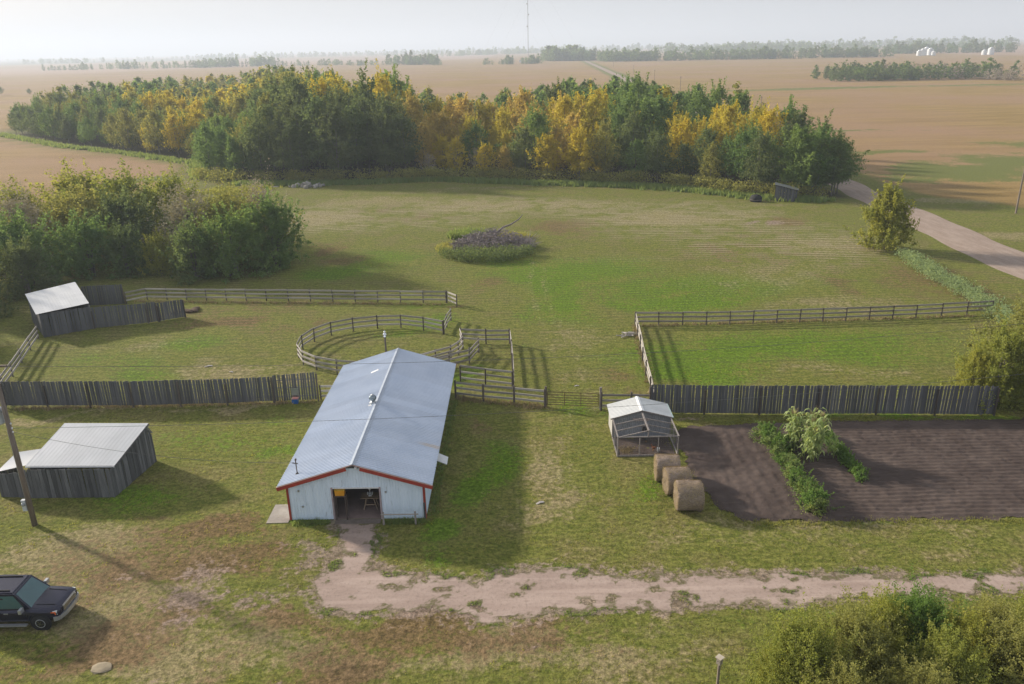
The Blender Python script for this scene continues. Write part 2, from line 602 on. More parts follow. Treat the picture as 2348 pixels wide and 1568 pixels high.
yard = poly_sd(X, Y, YARD_POLY)
wood = poly_sd(X, Y, WOOD_POLY)
rd = line_d(X, Y, ROAD)
edge_n = fbm(X, Y, 0.09, 4, 3)
z_field = 1 - np.maximum.reduce([sstep(-1.0, 1.2, yard + 1.6 * edge_n), sstep(-9, -3, wood + 2 * edge_n), sstep(11, 7, rd + 2 * edge_n)])
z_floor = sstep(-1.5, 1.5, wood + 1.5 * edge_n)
z_green = blobs([(2200, 395, 17, 14, 1.0), (2300, 370, 14, 16, .9), (2120, 380, 10, 12, .8), (2010, 348, 14, 5, .75), (1930, 300, 22, 5, .7), (2050, 300, 18, 4, .5), (1800, 206, 70, 10, .75), (1960, 200, 70, 12, .8),
                 (2250, 195, 90, 12, .8), (2340, 330, 15, 9, .7), (400, 408, 12, 4, .9), (435, 395, 8, 3, .6), (2100, 410, 12, 5, .7), (1700, 500, 0.1, 0.1, 0)], 41)
z_brown = blobs([(330, 1300, 8, 4, .72), (200, 1470, 10, 2.6, .7), (900, 1500, 12, 2.2, .72), (560, 700, 14, 4, .5), (1000, 470, 30, 6, .42), (1700, 540, 20, 9, .42), (520, 1215, 3.6, 1.8, 1.1), (450, 1330, 4.2, 2.0, 1.1), (580, 1290, 3.0, 1.6, .9), (150, 1480, 4, 1.4, .7), (600, 1420, 3.5, 1.2, .9), (1180, 1440, 3, .8, .8), (330, 1265, 2.4, 1.2, .7), (900, 1450, 4.2, 1.0, 1), (1010, 1425, 2.6, .8, .95), (700, 1430, 3, .8, .7), (800, 1520, 4.2, .9, .9), (200, 1535, 4.5, 1.2, .9),
                 (1240, 1500, 1.6, .9, .9), (500, 735, 7, 3.2, .85), (620, 760, 6, 3, .55), (1290, 520, 7, 7, .85), (1100, 640, 5, 3, .6), (790, 600, 4, 4, .8), (730, 580, 4, 4, .8), (860, 480, 8, 4, .6), (1700, 575, 12, 8, .55),
                 (1785, 508, 3.6, 3.6, 1), (950, 500, 12, 6, .5), (1950, 640, 5, 8, .6), (2150, 650, 7, 14, .65), (2250, 700, 6, 9, .6), (1120, 950, 3, 3, .5), (1620, 1060, .9, 1.4, .5), (350, 1180, 2, 1, .6), (620, 1100, 4, 3, .4),
                 (1480, 900, 2, 2, .5), (2150, 1300, 4, 1, .4), (300, 480, 14, 12, .5), (1050, 700, 2, 1.5, .8), (1440, 860, 2.5, 4, .55), (700, 740, 4, 3, .6)], 51)
z_dry = blobs([(150, 1380, 9, 4, .85), (500, 1440, 7, 2.2, .75), (700, 1540, 12, 1.5, .8), (1250, 1540, 8, 1.5, .7), (1280, 1130, 3, 6, .5), (1800, 1280, 12, 1.6, .45), (1350, 480, 60, 10, .45), (180, 1270, 4.5, 2.4, 1.1), (300, 1430, 5.5, 2.6, 1.1), (250, 1340, 5, 2.0, 1.0), (80, 1300, 3, 1.6, .9), (450, 1500, 5, 1.6, 1), (650, 1490, 4, 1.2, .9), (1100, 1525, 4, 1.2, 1), (1350, 1530, 3.5, 1.2, .8), (1450, 1470, 2.5, .8, .6), (880, 460, 15, 8, .8), (720, 500, 12, 9, .9),
               (1100, 470, 18, 7, .8), (1550, 500, 16, 8, .9), (1330, 470, 16, 7, .7), (1900, 560, 10, 8, .7), (1250, 430, 50, 4, .5), (1240, 1080, 2.4, 4, .75), (1300, 1180, 3, 2, .7), (1620, 1270, 4, 1.2, .5), (1900, 1240, 6, 1.0, .6),
               (2200, 1230, 5, .9, .5), (560, 840, 6, 3, .8), (480, 850, 4, 2, .7), (350, 800, 5, 3, .5), (1950, 850, 7, 1.6, .6), (1780, 620, 14, 9, .55), (1900, 690, 10, 4, .6), (130, 1060, 3, 2, .7), (640, 880, 4, 3, .6), (1330, 780, 3, 5, .6),
               (150, 955, 6, .6, .9), (450, 952, 7, .5, .9), (1620, 970, 1.2, .8, .9), (2300, 540, 4, 3, .9), (2230, 460, 12, 4, .8), (1480, 1010, 1, 4, .5)], 61)
z_lush = blobs([(1300, 620, 14, 9, .75), (1600, 660, 18, 7, .7), (1750, 800, 20, 6, .75), (850, 600, 10, 8, .65), (1900, 640, 12, 9, .5), (300, 820, 9, 4, .5), (560, 1000, 8, 4, .5), (950, 740, 6, 4, .6), (720, 1225, 2.2, .7, 1), (620, 1215, 2, .6, .6), (1010, 1260, 2.2, 1.2, .9), (1090, 1120, 1.8, 5, .9), (1000, 1270, 1.8, .8, .8), (1250, 650, 6, 7, .9), (1310, 700, 4, 9, .8), (1560, 690, 12, 4, .8), (1720, 800, 11, 4, .9), (1600, 850, 7, 3.5, .95),
                (780, 620, 7, 5, .8), (880, 590, 6, 5, .7), (1930, 780, 10, 3, .6), (940, 700, 5, 2, .6), (430, 780, 5, 2.6, .7), (300, 850, 5, 2, .7), (700, 960, 3, 2, .5), (650, 1040, 4, 2, .6), (330, 1150, 4, 2, .8), (1350, 930, 3, 3, .7),
                (1320, 1100, 2, 2, .4), (1560, 1130, 1.6, 2, .7), (1500, 960, 2, 2, .7), (2100, 960, 12, .8, .7), (1990, 1205, 4, .5, .8), (1100, 865, 2, 3, .8), (900, 760, 4, 2, .6), (1480, 820, 3, 3, .4), (80, 1120, 2, 1, .8), (1900, 1420, 8, .8, .5), (1400, 420, 40, 2, .6)], 71)
z_mow = np.clip(blobs([(700, 500, 16, 12, 1), (900, 500, 22, 10, .9), (1150, 470, 24, 9, .8), (1550, 500, 18, 14, 1), (1750, 540, 14, 14, .9), (1350, 480, 18, 10, .7), (1900, 570, 10, 10, .6), (1450, 600, 12, 6, .3)], 81), 0, 1)
z_dirt = blobs([(455, 1345, 3.2, 1.6, .82), (540, 1385, 2.8, 1.2, .82), (480, 1300, 3, 1.0, .68), (620, 1400, 2.4, .9, .74), (400, 1420, 3, 1.0, .62), (690, 1310, 1.6, 1.0, .9), (330, 1275, 1.6, .5, .65), (640, 1330, 1.4, .6, .7), (300, 1555, 3, .5, .7), (540, 1560, 3, .5, .7), (760, 1530, 2, .4, .5), (1740, 508, 2.0, 1.6, .8),
                (1790, 512, 2.4, 2.2, .9), (1440, 765, 1.2, 1.0, .4), (2290, 760, 1.4, 2.5, .7), (1590, 960, 1.5, .8, .7), (810, 1275, 1.6, .6, .95), (437, 714, 1.2, 1.0, .8), (1130, 1460, 1.2, .4, .6)], 91)
for _pl in ([(1.2, 40.5), (1.6, 47), (4.2, 54), (4.8, 58), (4.5, 66), (3.2, 78), (2.2, 92), (3.0, 104)], [(3.0, 40.5), (3.4, 47), (6.0, 54), (6.4, 58), (6.1, 66), (4.9, 78), (3.9, 92), (4.7, 104)]):
    z_dry = np.maximum(z_dry, .46 * np.exp(-(line_d(X, Y, _pl) / .6) ** 2))
_dd = poly_sd(X, Y, DRIVE_POLY)
z_dirt = np.maximum(z_dirt, .80 * np.exp(-np.maximum(0, -_dd) / 1.0) * (Y > 30) * (Y < 43))

gz = -0.004 * np.clip((np.hypot(X, Y) - 600) / 600, 0, 50) * 0
gz = np.where((Y > 30) & (np.abs(X) < 60) & (Y < 125), 0.003 * fbm(X, Y, 0.25, 3, 9), 0.0)
gz = gz - 0.006
ny, nx = GX.shape
idx = np.arange(nx * ny).reshape(ny, nx)
gf = np.stack([idx[:-1, :-1], idx[:-1, 1:], idx[1:, 1:], idx[1:, :-1]], -1).reshape(-1, 4)
gme = np_mesh('ground', np.stack([X, Y, gz], -1), gf, True)
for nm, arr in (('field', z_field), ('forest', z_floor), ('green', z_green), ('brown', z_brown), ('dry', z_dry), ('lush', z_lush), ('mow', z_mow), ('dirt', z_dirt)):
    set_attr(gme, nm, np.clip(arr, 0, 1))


def ground_mat():
    t = NT('ground_cover')
    v = t.pos()
    nb = t.noise(v, 0.05, 3, .5)
    nm_ = t.noise(v, 0.30, 5, .6)
    nf = t.noise(v, 2.2, 6, .7)
    ng = t.noise(v, 9.0, 4, .75)
    nfs = t.noise(t.vscale(v, (1, 2.2, 1)), 1.1, 5, .7)          # longer across than deep, as mown
    jit = t.math('MULTIPLY_ADD', nf, 1.7, -.85)
    jit2 = t.math('MULTIPLY_ADD', nm_, 1.3, -.65)
    jj = t.math('ADD', jit, jit2)
    # grass
    g = t.mix(t.ramp(nfs, .36, .64), (0.098, 0.115, 0.020), (0.172, 0.172, 0.042))
    g = t.mix(t.ramp(nm_, .44, .64), g, t.mix(t.ramp(nf, .38, .62), (0.122, 0.118, 0.032), (0.205, 0.178, 0.066)))
    g = t.mix(t.math('MULTIPLY', t.ramp(t.math('ADD', t.attr('lush'), jj), .30, .75), .8), g, t.mix(t.ramp(nf, .38, .62), (0.062, 0.128, 0.005), (0.112, 0.198, 0.010)))
    g = t.mix(t.math('MULTIPLY', t.ramp(t.math('ADD', t.attr('dry'), jj), .30, .85), .8), g, t.mix(t.ramp(nf, .38, .62), (0.19, 0.16, 0.078), (0.31, 0.25, 0.14)))
    g = t.mix(t.math('MULTIPLY', t.ramp(t.math('ADD', t.attr('brown'), jj), .35, .80), .78), g, t.mix(t.ramp(nf, .38, .62), (0.105, 0.066, 0.034), (0.19, 0.118, 0.062)))
    # small weeds and bare crumbs
    g = t.mix(t.math('MULTIPLY', t.ramp(t.noise(v, 0.8, 5, .7), .63, .72), .6), g, (0.055, 0.085, 0.022))
    g = t.mix(t.math('MULTIPLY', t.ramp(t.noise(v, 1.5, 6, .7), .66, .74), .55), g, (0.22, 0.18, 0.12))
    # windrows of cut grass
    wv = t.n('ShaderNodeTexWave', wave_type='RINGS', rings_direction='Z')
    vm = t.n('ShaderNodeVectorMath', operation='ADD')
    t.set(vm.inputs[0], t.vscale(v, (.42, 1, 0)))
    vm.inputs[1].default_value = (-2.0, -62, 0)
    t.set(wv.inputs['Vector'], vm.outputs[0])
    wv.inputs['Scale'].default_value = 0.26
    wv.inputs['Distortion'].default_value = 7.0
    wv.inputs['Detail'].default_value = 3.0
    wv.inputs['Detail Scale'].default_value = 0.35
    wm = t.math('MULTIPLY', t.ramp(wv.outputs['Fac'], .45, .85), t.math('MULTIPLY', t.ramp(t.attr('mow'), .15, .6), t.ramp(nm_, .36, .58)))
    g = t.mix(t.math('MULTIPLY', wm, .7), g, (0.34, 0.29, 0.19))
    wv2 = t.n('ShaderNodeTexWave', wave_type='BANDS', bands_direction='Y')
    t.set(wv2.inputs['Vector'], v)
    wv2.inputs['Scale'].default_value = 0.33
    wv2.inputs['Distortion'].default_value = 2.2
    wv2.inputs['Detail'].default_value = 3.0
    wv2.inputs['Detail Scale'].default_value = 0.5
    g = t.mix(t.math('MULTIPLY', t.math('MULTIPLY', t.ramp(wv2.outputs['Fac'], .35, 1.0), t.ramp(t.n('ShaderNodeSeparateXYZ', inp={0: v}).outputs[1], 58, 66)), t.math('MULTIPLY', t.ramp(nm_, .38, .6), .45)), g, (0.07, 0.085, 0.022))
    dirt = t.mix(t.ramp(nf, .38, .62), (0.17, 0.125, 0.10), (0.29, 0.22, 0.18))
    g = t.mix(t.math('MULTIPLY', t.ramp(t.math('ADD', t.attr('dirt'), t.math('MULTIPLY', jj, 1.1)), .5, .8), .8), g, dirt)
    # forest floor
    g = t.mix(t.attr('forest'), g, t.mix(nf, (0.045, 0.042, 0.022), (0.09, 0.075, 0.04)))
    # ripe crop and stubble
    nst = t.noise(t.vscale(v, (.25, 1.6, 1)), 0.12, 5, .6)
    f = t.mix(t.ramp(nst, .40, .62), (0.235, 0.158, 0.056), (0.315, 0.215, 0.082))
    f = t.mix(t.ramp(t.noise(v, .012, 4, .55), .35, .7), f, (0.30, 0.19, 0.118))
    f = t.mix(t.math('MULTIPLY', t.ramp(t.noise(t.vscale(v, (.3, 2, 1)), .02, 5, .6), .52, .7), .5), f, (0.185, 0.115, 0.05))
    f = t.mix(t.math('MULTIPLY', t.ramp(nf, .3, .7), .3), f, (0.17, 0.125, 0.05))
    fg = t.ramp(t.math('ADD', t.attr('green'), t.math('MULTIPLY', t.math('ADD', jj, t.math('MULTIPLY_ADD', t.noise(v, .12, 4, .6), 1.2, -.6)), .7)), .38, .62)
    f = t.mix(t.math('MULTIPLY', fg, .9), f, t.mix(nf, (0.10, 0.13, 0.03), (0.14, 0.155, 0.045)))
    c = t.mix(t.attr('field'), g, f)
    # distant plots differ a little from each other
    vz = t.n('ShaderNodeTexVoronoi')
    t.set(vz.inputs['Vector'], t.vscale(v, (1, .6, 0)))
    vz.inputs['Scale'].default_value = 0.0013
    far = t.ramp(t.n('ShaderNodeVectorMath', operation='LENGTH', inp={0: v}).outputs['Value'], 1300, 1800)
    hs = t.n('ShaderNodeSeparateColor')
    t.set(hs.inputs[0], vz.outputs['Color'])
    c = t.mix(t.math('MULTIPLY', far, t.ramp(hs.outputs[0], .5, .6)), c, (0.31, 0.215, 0.145))
    c = t.mix(t.math('MULTIPLY', far, t.ramp(hs.outputs[1], .72, .8)), c, (0.16, 0.155, 0.085))
    # fine grain
    nq = t.noise(v, 4.2, 8, .82)
    kk = t.math('MULTIPLY_ADD', t.ramp(nq, .36, .64), .92, .56)
    k2 = t.n('ShaderNodeCombineColor')
    for i in range(3):
        t.set(k2.inputs[i], kk)
    c = t.mix(1.0, c, k2.outputs[0], 'MULTIPLY')
    hb = t.math('ADD', t.math('MULTIPLY', nf, 1.0), t.math('MULTIPLY', ng, .5))
    return t.finish(c, .95, 0, hb, .9, .16, spec=.1)


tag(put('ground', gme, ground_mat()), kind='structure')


# ------------------------------------------------------------------ sheets with ragged edges
def sheet(name, x0, x1, y0, y1, step, mask, mat, zfun=None, z=0.002):
    xs, ys = np.arange(x0, x1, step), np.arange(y0, y1, step)
    A, B = np.meshgrid(xs, ys)
    a, b = A.ravel().copy(), B.ravel().copy()
    m = mask(a, b)
    nx_, ny_ = len(xs), len(ys)
    e = step * .3
    gxm, gym = (mask(a + e, b) - mask(a - e, b)) / (2 * e), (mask(a, b + e) - mask(a, b - e)) / (2 * e)
    id2 = np.arange(nx_ * ny_).reshape(ny_, nx_)
    q = np.stack([id2[:-1, :-1], id2[:-1, 1:], id2[1:, 1:], id2[1:, :-1]], -1).reshape(-1, 4)
    keep = m[q].mean(1) > 0
    q = q[keep]
    cnt = np.bincount(q.ravel(), minlength=nx_ * ny_)
    border = (cnt > 0) & (cnt < 4)
    g2 = gxm ** 2 + gym ** 2 + 1e-6
    mvx, mvy = -m * gxm / g2, -m * gym / g2
    L = np.hypot(mvx, mvy) + 1e-9
    k = np.minimum(1, step * .55 / L)
    a[border] += (mvx * k)[border]
    b[border] += (mvy * k)[border]
    used = np.where(cnt > 0)[0]
    rem = -np.ones(nx_ * ny_, int)
    rem[used] = np.arange(len(used))
    zz = np.full(len(used), z) if zfun is None else zfun(a[used], b[used])
    me = np_mesh(name, np.stack([a[used], b[used], zz], -1), rem[q], True)
    set_attr(me, 'edge', np.clip(m[used], 0, 1))
    return tag(put(name, me, mat), kind='structure')


def gravel_mat(name, c1, c2, c3, sx=1.0, fade=None):
    t = NT(name)
    v = t.pos()
    n1 = t.noise(t.vscale(v, (.5, 1.6, 1)) if sx > 0 else t.vscale(v, (1.6, .35, 1)), .7, 5, .6)
    n2 = t.noise(v, 5, 5, .75)
    n3 = t.noise(v, 1.3, 6, .7)
    c = t.mix(t.ramp(n1, .35, .68), c1, c2)
    c = t.mix(t.math('MULTIPLY', t.ramp(n3, .56, .72), .6), c, c3)
    c = t.mix(t.math('MULTIPLY', t.ramp(n2, .48, .66), .4), c, tuple(x * .55 for x in c1))
    if fade:
        fe = t.ramp(t.math('ADD', t.attr('edge'), t.math('MULTIPLY_ADD', t.noise(v, 1.8, 6, .75), 1.5, -.75)), .02, .34)
        c = t.mix(fe, t.mix(t.ramp(n2, .4, .6), fade, (0.16, 0.125, 0.085)), c)
        ruts = t.ramp(t.noise(t.vscale(v, (.12, 2.4, 1)), .8, 3, .5), .52, .66)
        c = t.mix(t.math('MULTIPLY', ruts, .35), c, tuple(x * 1.2 for x in c2))
    return t.finish(c, .95, 0, n2, .5, .04, spec=.1)


def drive_mask(x, y):
    d = poly_sd(x, y, DRIVE_POLY) + .55 * fbm(x, y, .9, 5, 21) - .12
    d = np.minimum(d, .38 - .75 * fbm(x, y, 1.6, 4, 27) + .5 * sstep(0, 1.6, poly_sd(x, y, DRIVE_POLY)))
    for ix, iy, rx, ry in ISLES:
        p = at(ix, iy)
        q = np.sqrt(((x - p.x) / rx) ** 2 + ((y - p.y) / ry) ** 2)
        d = np.minimum(d, (q - 1) * min(rx, ry) * 1.4 + .35 * fbm(x, y, 2.2, 3, 22))
    return d


sheet('driveway', -15, 36, 32.2, 42.45, .14, drive_mask, gravel_mat('drive_gravel', (0.31, 0.235, 0.20), (0.385, 0.30, 0.258), (0.235, 0.178, 0.15), 1.0, (0.105, 0.105, 0.04)))


def road_mask(x, y):
    return 4.0 + .35 * fbm(x, y, .25, 3, 31) - line_d(x, y, ROAD)


rp = [Vector((a, b, 0)) for a, b in ROAD]
ypts = np.concatenate([np.arange(40, 210, .8), np.geomspace(210, 6800, 120)])
cx = np.interp(ypts, [p[1] for p in ROAD], [p[0] for p in ROAD])
offs = np.linspace(-1, 1, 9)
RV, RF = [], []
for i, yy in enumerate(ypts):
    wl = (4.0 if yy < 118 else max(3.2, 4.0 - (yy - 118) * .025)) + .35 * math.sin(yy * .37) * math.sin(yy * .11 + 1)
    wr = (4.0 if yy < 118 else max(3.2, 4.0 - (yy - 118) * .025)) + .35 * math.sin(yy * .31 + 2) * math.sin(yy * .13)
    for o_ in offs:
        RV.append((cx[i] + (o_ * wl if o_ < 0 else o_ * wr), yy, .06 - .08 * o_ * o_ + (.02 if yy < 800 else .2)))
for i in range(len(ypts) - 1):
    for k in range(8):
        RF.append((i * 9 + k, i * 9 + k + 1, (i + 1) * 9 + k + 1, (i + 1) * 9 + k))
tag(put('gravel_road', np_mesh('gravel_road', RV, RF, True), gravel_mat('road_gravel', (0.28, 0.215, 0.175), (0.34, 0.27, 0.225), (0.235, 0.18, 0.148), -1)), kind='structure')

# garden soil: rows run away from the camera on the left third and across on the rest
GARDEN = [(13.7, 41.4), (17.0, 41.1), (22, 41.25), (30, 41.0), (42, 40.8), (42, 54.2), (30, 54.6), (20, 54.7), (14.4, 54.3), (12.4, 54.0), (11.75, 52.6), (11.75, 47.6), (12.1, 44.6), (12.7, 42.6)]


def garden_z(x, y):
    h1 = np.sin((x + .12 * fbm(x, y, .3, 2, 5)) * 2 * math.pi / .85)
    h2 = np.sin((y + .10 * fbm(x, y, .25, 2, 6)) * 2 * math.pi / .44)
    s = sstep(18.6, 19.4, x)
    rough = fbm(x, y, 2.8, 3, 8)
    e = sstep(0, .6, poly_sd(x, y, GARDEN))
    return .012 + e * (.10 + .036 * (h1 * (1 - s) * .4 + h2 * s) + .034 * rough)


t_ = NT('garden_soil')
_v = t_.pos()
_n2 = t_.noise(_v, 3.0, 6, .75)
_n1 = t_.noise(_v, .4, 4, .6)
_c = t_.mix(t_.ramp(_n1, .35, .7), (0.070, 0.053, 0.047), (0.104, 0.080, 0.070))
_c = t_.mix(t_.math('MULTIPLY', t_.ramp(_n2, .60, .74), .55), _c, (0.17, 0.13, 0.09))
_c = t_.mix(t_.math('MULTIPLY', t_.ramp(t_.noise(t_.vscale(_v, (.4, 2, 1)), 1.6, 4, .6), .56, .7), .45), _c, (0.125, 0.10, 0.085))
SOIL = t_.finish(_c, .98, 0, _n2, .7, .06, spec=.05)
sheet('garden_soil', 11, 42, 40.4, 55.4, .11, lambda x, y: poly_sd(x, y, GARDEN) + .40 * fbm(x, y, .9, 4, 25), SOIL, garden_z)


# ================================================================== leaves, trees, weeds
def leaf_quads(C, Nrm, S, rng, aspect=.62):
    """diamond leaves at C facing about Nrm"""
    n = len(C)
    rnd = rng.normal(size=(n, 3))
    T = np.cross(Nrm, rnd)
    T /= np.linalg.norm(T, axis=1, keepdims=True) + 1e-9
    B = np.cross(Nrm, T)
    S = S[:, None]
    bend = Nrm * S * .18
    V = np.stack([C - T * S + bend, C - B * S * aspect, C + T * S + bend, C + B * S * aspect], 1).reshape(-1, 3)
    F = np.arange(4 * n).reshape(-1, 4)
    return V, F


def crown_arrays(rng, H, R_, base, nclump, nleaf, leaf, shape='egg', clump_r=.16, flat=.75, shoots=0):
    """leaf centres, normals, sizes and tints of a crown from clumps through an uneven volume"""
    ang = rng.uniform(0, 2 * math.pi, nclump)
    lob = 1 + .28 * np.sin(ang * 2 + rng.uniform(0, 6)) + .2 * np.sin(ang * 5 + rng.uniform(0, 6))
    u = rng.uniform(0, 1, nclump)
    if shape == 'egg':                       # widest below the middle, pointed top
        prof = np.sin(np.pi * np.clip(u, .02, .98) ** .72) ** .75
    elif shape == 'dome':
        prof = np.sqrt(np.clip(1 - (u * .98) ** 2.2, 0, 1))
    else:                                    # 'tall' narrow poplar
        prof = np.sin(np.pi * np.clip(u, .03, .97) ** .6) ** .55
    rad = R_ * prof * lob * rng.uniform(.1, 1, nclump) ** .5 * (1 + .25 * rng.normal(size=nclump) * .6)
    cz = base + u * (H - base)
    C = np.stack([np.cos(ang) * rad, np.sin(ang) * rad, cz], 1)
    cr = R_ * clump_r * rng.uniform(.7, 1.5, nclump)
    ct = rng.uniform(0, 1, nclump)
    k = rng.integers(0, nclump, nleaf)
    d = rng.normal(size=(nleaf, 3))
    d /= np.linalg.norm(d, axis=1, keepdims=True)
    rr = np.abs(rng.normal(size=nleaf)) * .75
    off = d * (rr * cr[k])[:, None]
    off[:, 2] *= flat
    P = C[k] + off
    if shoots:                               # young upright shoots that break the outline
        ns = int(nleaf * .3)
        si = rng.integers(0, shoots, ns)
        b = rng.integers(0, nclump, shoots)
        dirs = C[b] * np.array([.5, .5, 0]) / R_ + rng.normal(size=(shoots, 3)) * .22 + np.array([0, 0, 1.0])
        ln = R_ * rng.uniform(.3, .75, shoots)
        tt = rng.uniform(0, 1, ns)
        P[:ns] = C[b][si] + dirs[si] * (ln[si] * tt)[:, None] + rng.normal(size=(ns, 3)) * R_ * .035
        k[:ns] = b[si]
    P[:, 2] = np.maximum(P[:, 2], leaf * 1.2)
    N = d * .7 + rng.normal(size=(nleaf, 3)) * .5 + np.array([0, 0, .45])
    N /= np.linalg.norm(N, axis=1, keepdims=True)
    S = leaf * rng.uniform(.6, 1.3, nleaf)
    T = np.clip(.62 * ct[k] + .38 * rng.uniform(0, 1, nleaf), 0, 1)
    return P, N, S, T


def crown_mesh(name, mat, seed, *a, **kw):
    rng = np.random.default_rng(seed)
    P, N, S, T = crown_arrays(rng, *a, **kw)
    V, F = leaf_quads(P, N, S, rng)
    me = np_mesh(name, V, F)
    set_attr(me, 'tint', np.repeat(T, 4))
    me.materials.append(mat)
    return me


def trunk_mesh(seed, H, r0, limbs=7, crown_base=.3, spread=.22, stems=1, mat=None):
    rr = random.Random(seed)
    m = MB()
    for s in range(stems):
        bx, by = (0, 0) if stems == 1 else (rr.uniform(-.12, .12) * H * .5, rr.uniform(-.12, .12) * H * .5)
        lx, ly = rr.uniform(-.05, .05) * H + bx * .8, rr.uniform(-.05, .05) * H + by * .8
        pts = [(bx, by, -.3), (bx + lx * .2, by + ly * .2, H * .3), (bx + lx * .6, by + ly * .6, H * .62), (bx + lx, by + ly, H * .93)]
        m.tube(pts, [r0, r0 * .8, r0 * .5, r0 * .12], 6)
        for i in range(limbs):
            z = H * rr.uniform(crown_base, .8)
            f = z / H
            a = rr.uniform(0, 6.28)
            L = H * spread * (1.15 - f)
            p0 = Vector((bx + lx * f, by + ly * f, z))
            p1 = p0 + Vector((math.cos(a) * L * .55, math.sin(a) * L * .55, L * .45))
            p2 = p0 + Vector((math.cos(a) * L, math.sin(a) * L, L * 1.0))
            m.tube([p0, p1, p2], [r0 * .38 * (1.1 - f), r0 * .25 * (1.1 - f), r0 * .06], 5, False)
    me = m.mesh('trunk')
    me.materials.append(mat or BARK)
    return me


def plant_copy(name, label, cat, group, parts, loc, scale=1.0, rz=0.0):
    e = thing(name, label, cat, loc, rz, group)
    s = scale if hasattr(scale, '__len__') else (scale, scale, scale)
    e.scale = s
    for nm, me in parts:
        o = bpy.data.objects.new(nm, me)
        col.objects.link(o)
        o.parent = e
    return e


# tree kinds of the wood: unit height about 10 m, scaled where they stand
KINDS = {}
for kind, mat_, shp, rad in (('green', L_GREEN, 'egg', 2.6), ('dark', L_DARK, 'egg', 2.7), ('olive', L_OLIVE, 'egg', 2.5), ('yellow', L_YEL, 'tall', 2.2), ('gold', L_GOLD, 'egg', 2.4), ('bare', L_BARE, 'dome', 2.6)):
    lst = []
    for s in range(3):
        nl = 7200 if kind != 'bare' else 3600
        cm = crown_mesh('crown', mat_, 100 + s * 7 + len(KINDS) * 31, 10, rad * 1.15 * (1 + .1 * (s - 1)), 1.3 + .6 * s, 150, nl, .145, shape=shp, clump_r=.26, shoots=40)
        tm = trunk_mesh(500 + s + len(KINDS) * 11, 10, .14, 8, .2)
        lst.append((('trunk', tm), ('crown', cm)))
    KINDS[kind] = lst


# ------------------------------------------------------------------ the wood behind the meadow
def wood_height(px):
    return float(np.interp(px, [0, 150, 320, 480, 560, 620, 900, 980, 1100, 1220, 1300, 1480, 1560, 1650, 1760, 1860, 1940], [13, 13.5, 15, 14, 15, 18.5, 19.5, 14, 12.5, 14.5, 16, 16.5, 14.5, 15.5, 15, 14, 13]))


def wood_kind(px, depth, rr):
    """which kind of tree stands where: px across the picture, depth metres behind the wood's front edge"""
    def pick(**w):
        k = list(w)
        return rr.choices(k, [w[i] for i in k])[0]
    if px < 90: return pick(dark=4, green=2)
    if px < 300: return pick(green=4, dark=2, olive=2.5)
    if px < 470: return pick(yellow=3, olive=3, green=2) if depth < 40 else pick(olive=4, green=4, yellow=1)
    if px < 600: return pick(green=3, olive=3, yellow=2) if depth > 18 else pick(green=4, olive=1)
    if px < 950:
        if depth < 30: return pick(dark=6, olive=2)
        return pick(green=3, olive=3, yellow=2)
    if px < 1170:
        if depth < 12: return pick(bare=3, yellow=3, gold=3)
        if depth < 50: return pick(gold=4, yellow=3, green=1)
        return pick(green=5, dark=2, olive=1)
    if px < 1245: return pick(dark=4, green=1) if depth < 16 else (pick(gold=3, yellow=3) if depth < 50 else pick(green=5, dark=1))
    if px < 1380:
        if depth < 45: return pick(yellow=6, gold=3)
        return pick(green=6, dark=2)
    if px < 1540:
        if depth < 14: return pick(dark=4, green=2, olive=1)
        return pick(yellow=2, green=6) if depth < 50 else pick(green=6, dark=2)
    if px < 1640:
        if depth < 6: return pick(dark=3, olive=2)
        if depth < 35: return pick(yellow=6, gold=2)
        return pick(green=5, dark=2)
    if px < 1760:
        if depth < 12: return pick(green=4, dark=2)
        if depth < 30: return pick(yellow=4, green=2)
        return pick(olive=3, green=3)
    return pick(green=5, dark=2) if depth < 22 else pick(olive=4, green=4)


rr = random.Random(5)
cand = []
wp = np.array([(p[0], p[1]) for p in WOOD_POLY])
tries = 0
cells = {}
while tries < 60000:
    tries += 1
    x, y = rr.uniform(-208, 62), rr.uniform(144, 548)
    cand.append((x, y))
cx_, cy_ = np.array([c[0] for c in cand]), np.array([c[1] for c in cand])
sd = poly_sd(cx_, cy_, WOOD_POLY)
front = WOOD_POLY[:17]
dfront = line_d(cx_, cy_, front)
placed = []
for i in range(len(cand)):
    if sd[i] < 0.8:
        continue
    x, y = cand[i]
    dep = dfront[i]
    sp = 4.4 if dep < 8 else (5.4 if dep < 40 else 7.0)
    if y > 300: sp *= 1.15
    key = (int(x // 7), int(y // 7))
    ok = True
    for a in range(key[0] - 2, key[0] + 3):
        for b in range(key[1] - 2, key[1] + 3):
            for (qx, qy, _) in cells.get((a, b), ()):
                if (qx - x) ** 2 + (qy - y) ** 2 < sp * sp:
                    ok = False
                    break
            if not ok: break
        if not ok: break
    if ok:
        cells.setdefault(key, []).append((x, y, dep))
        placed.append((x, y, dep))
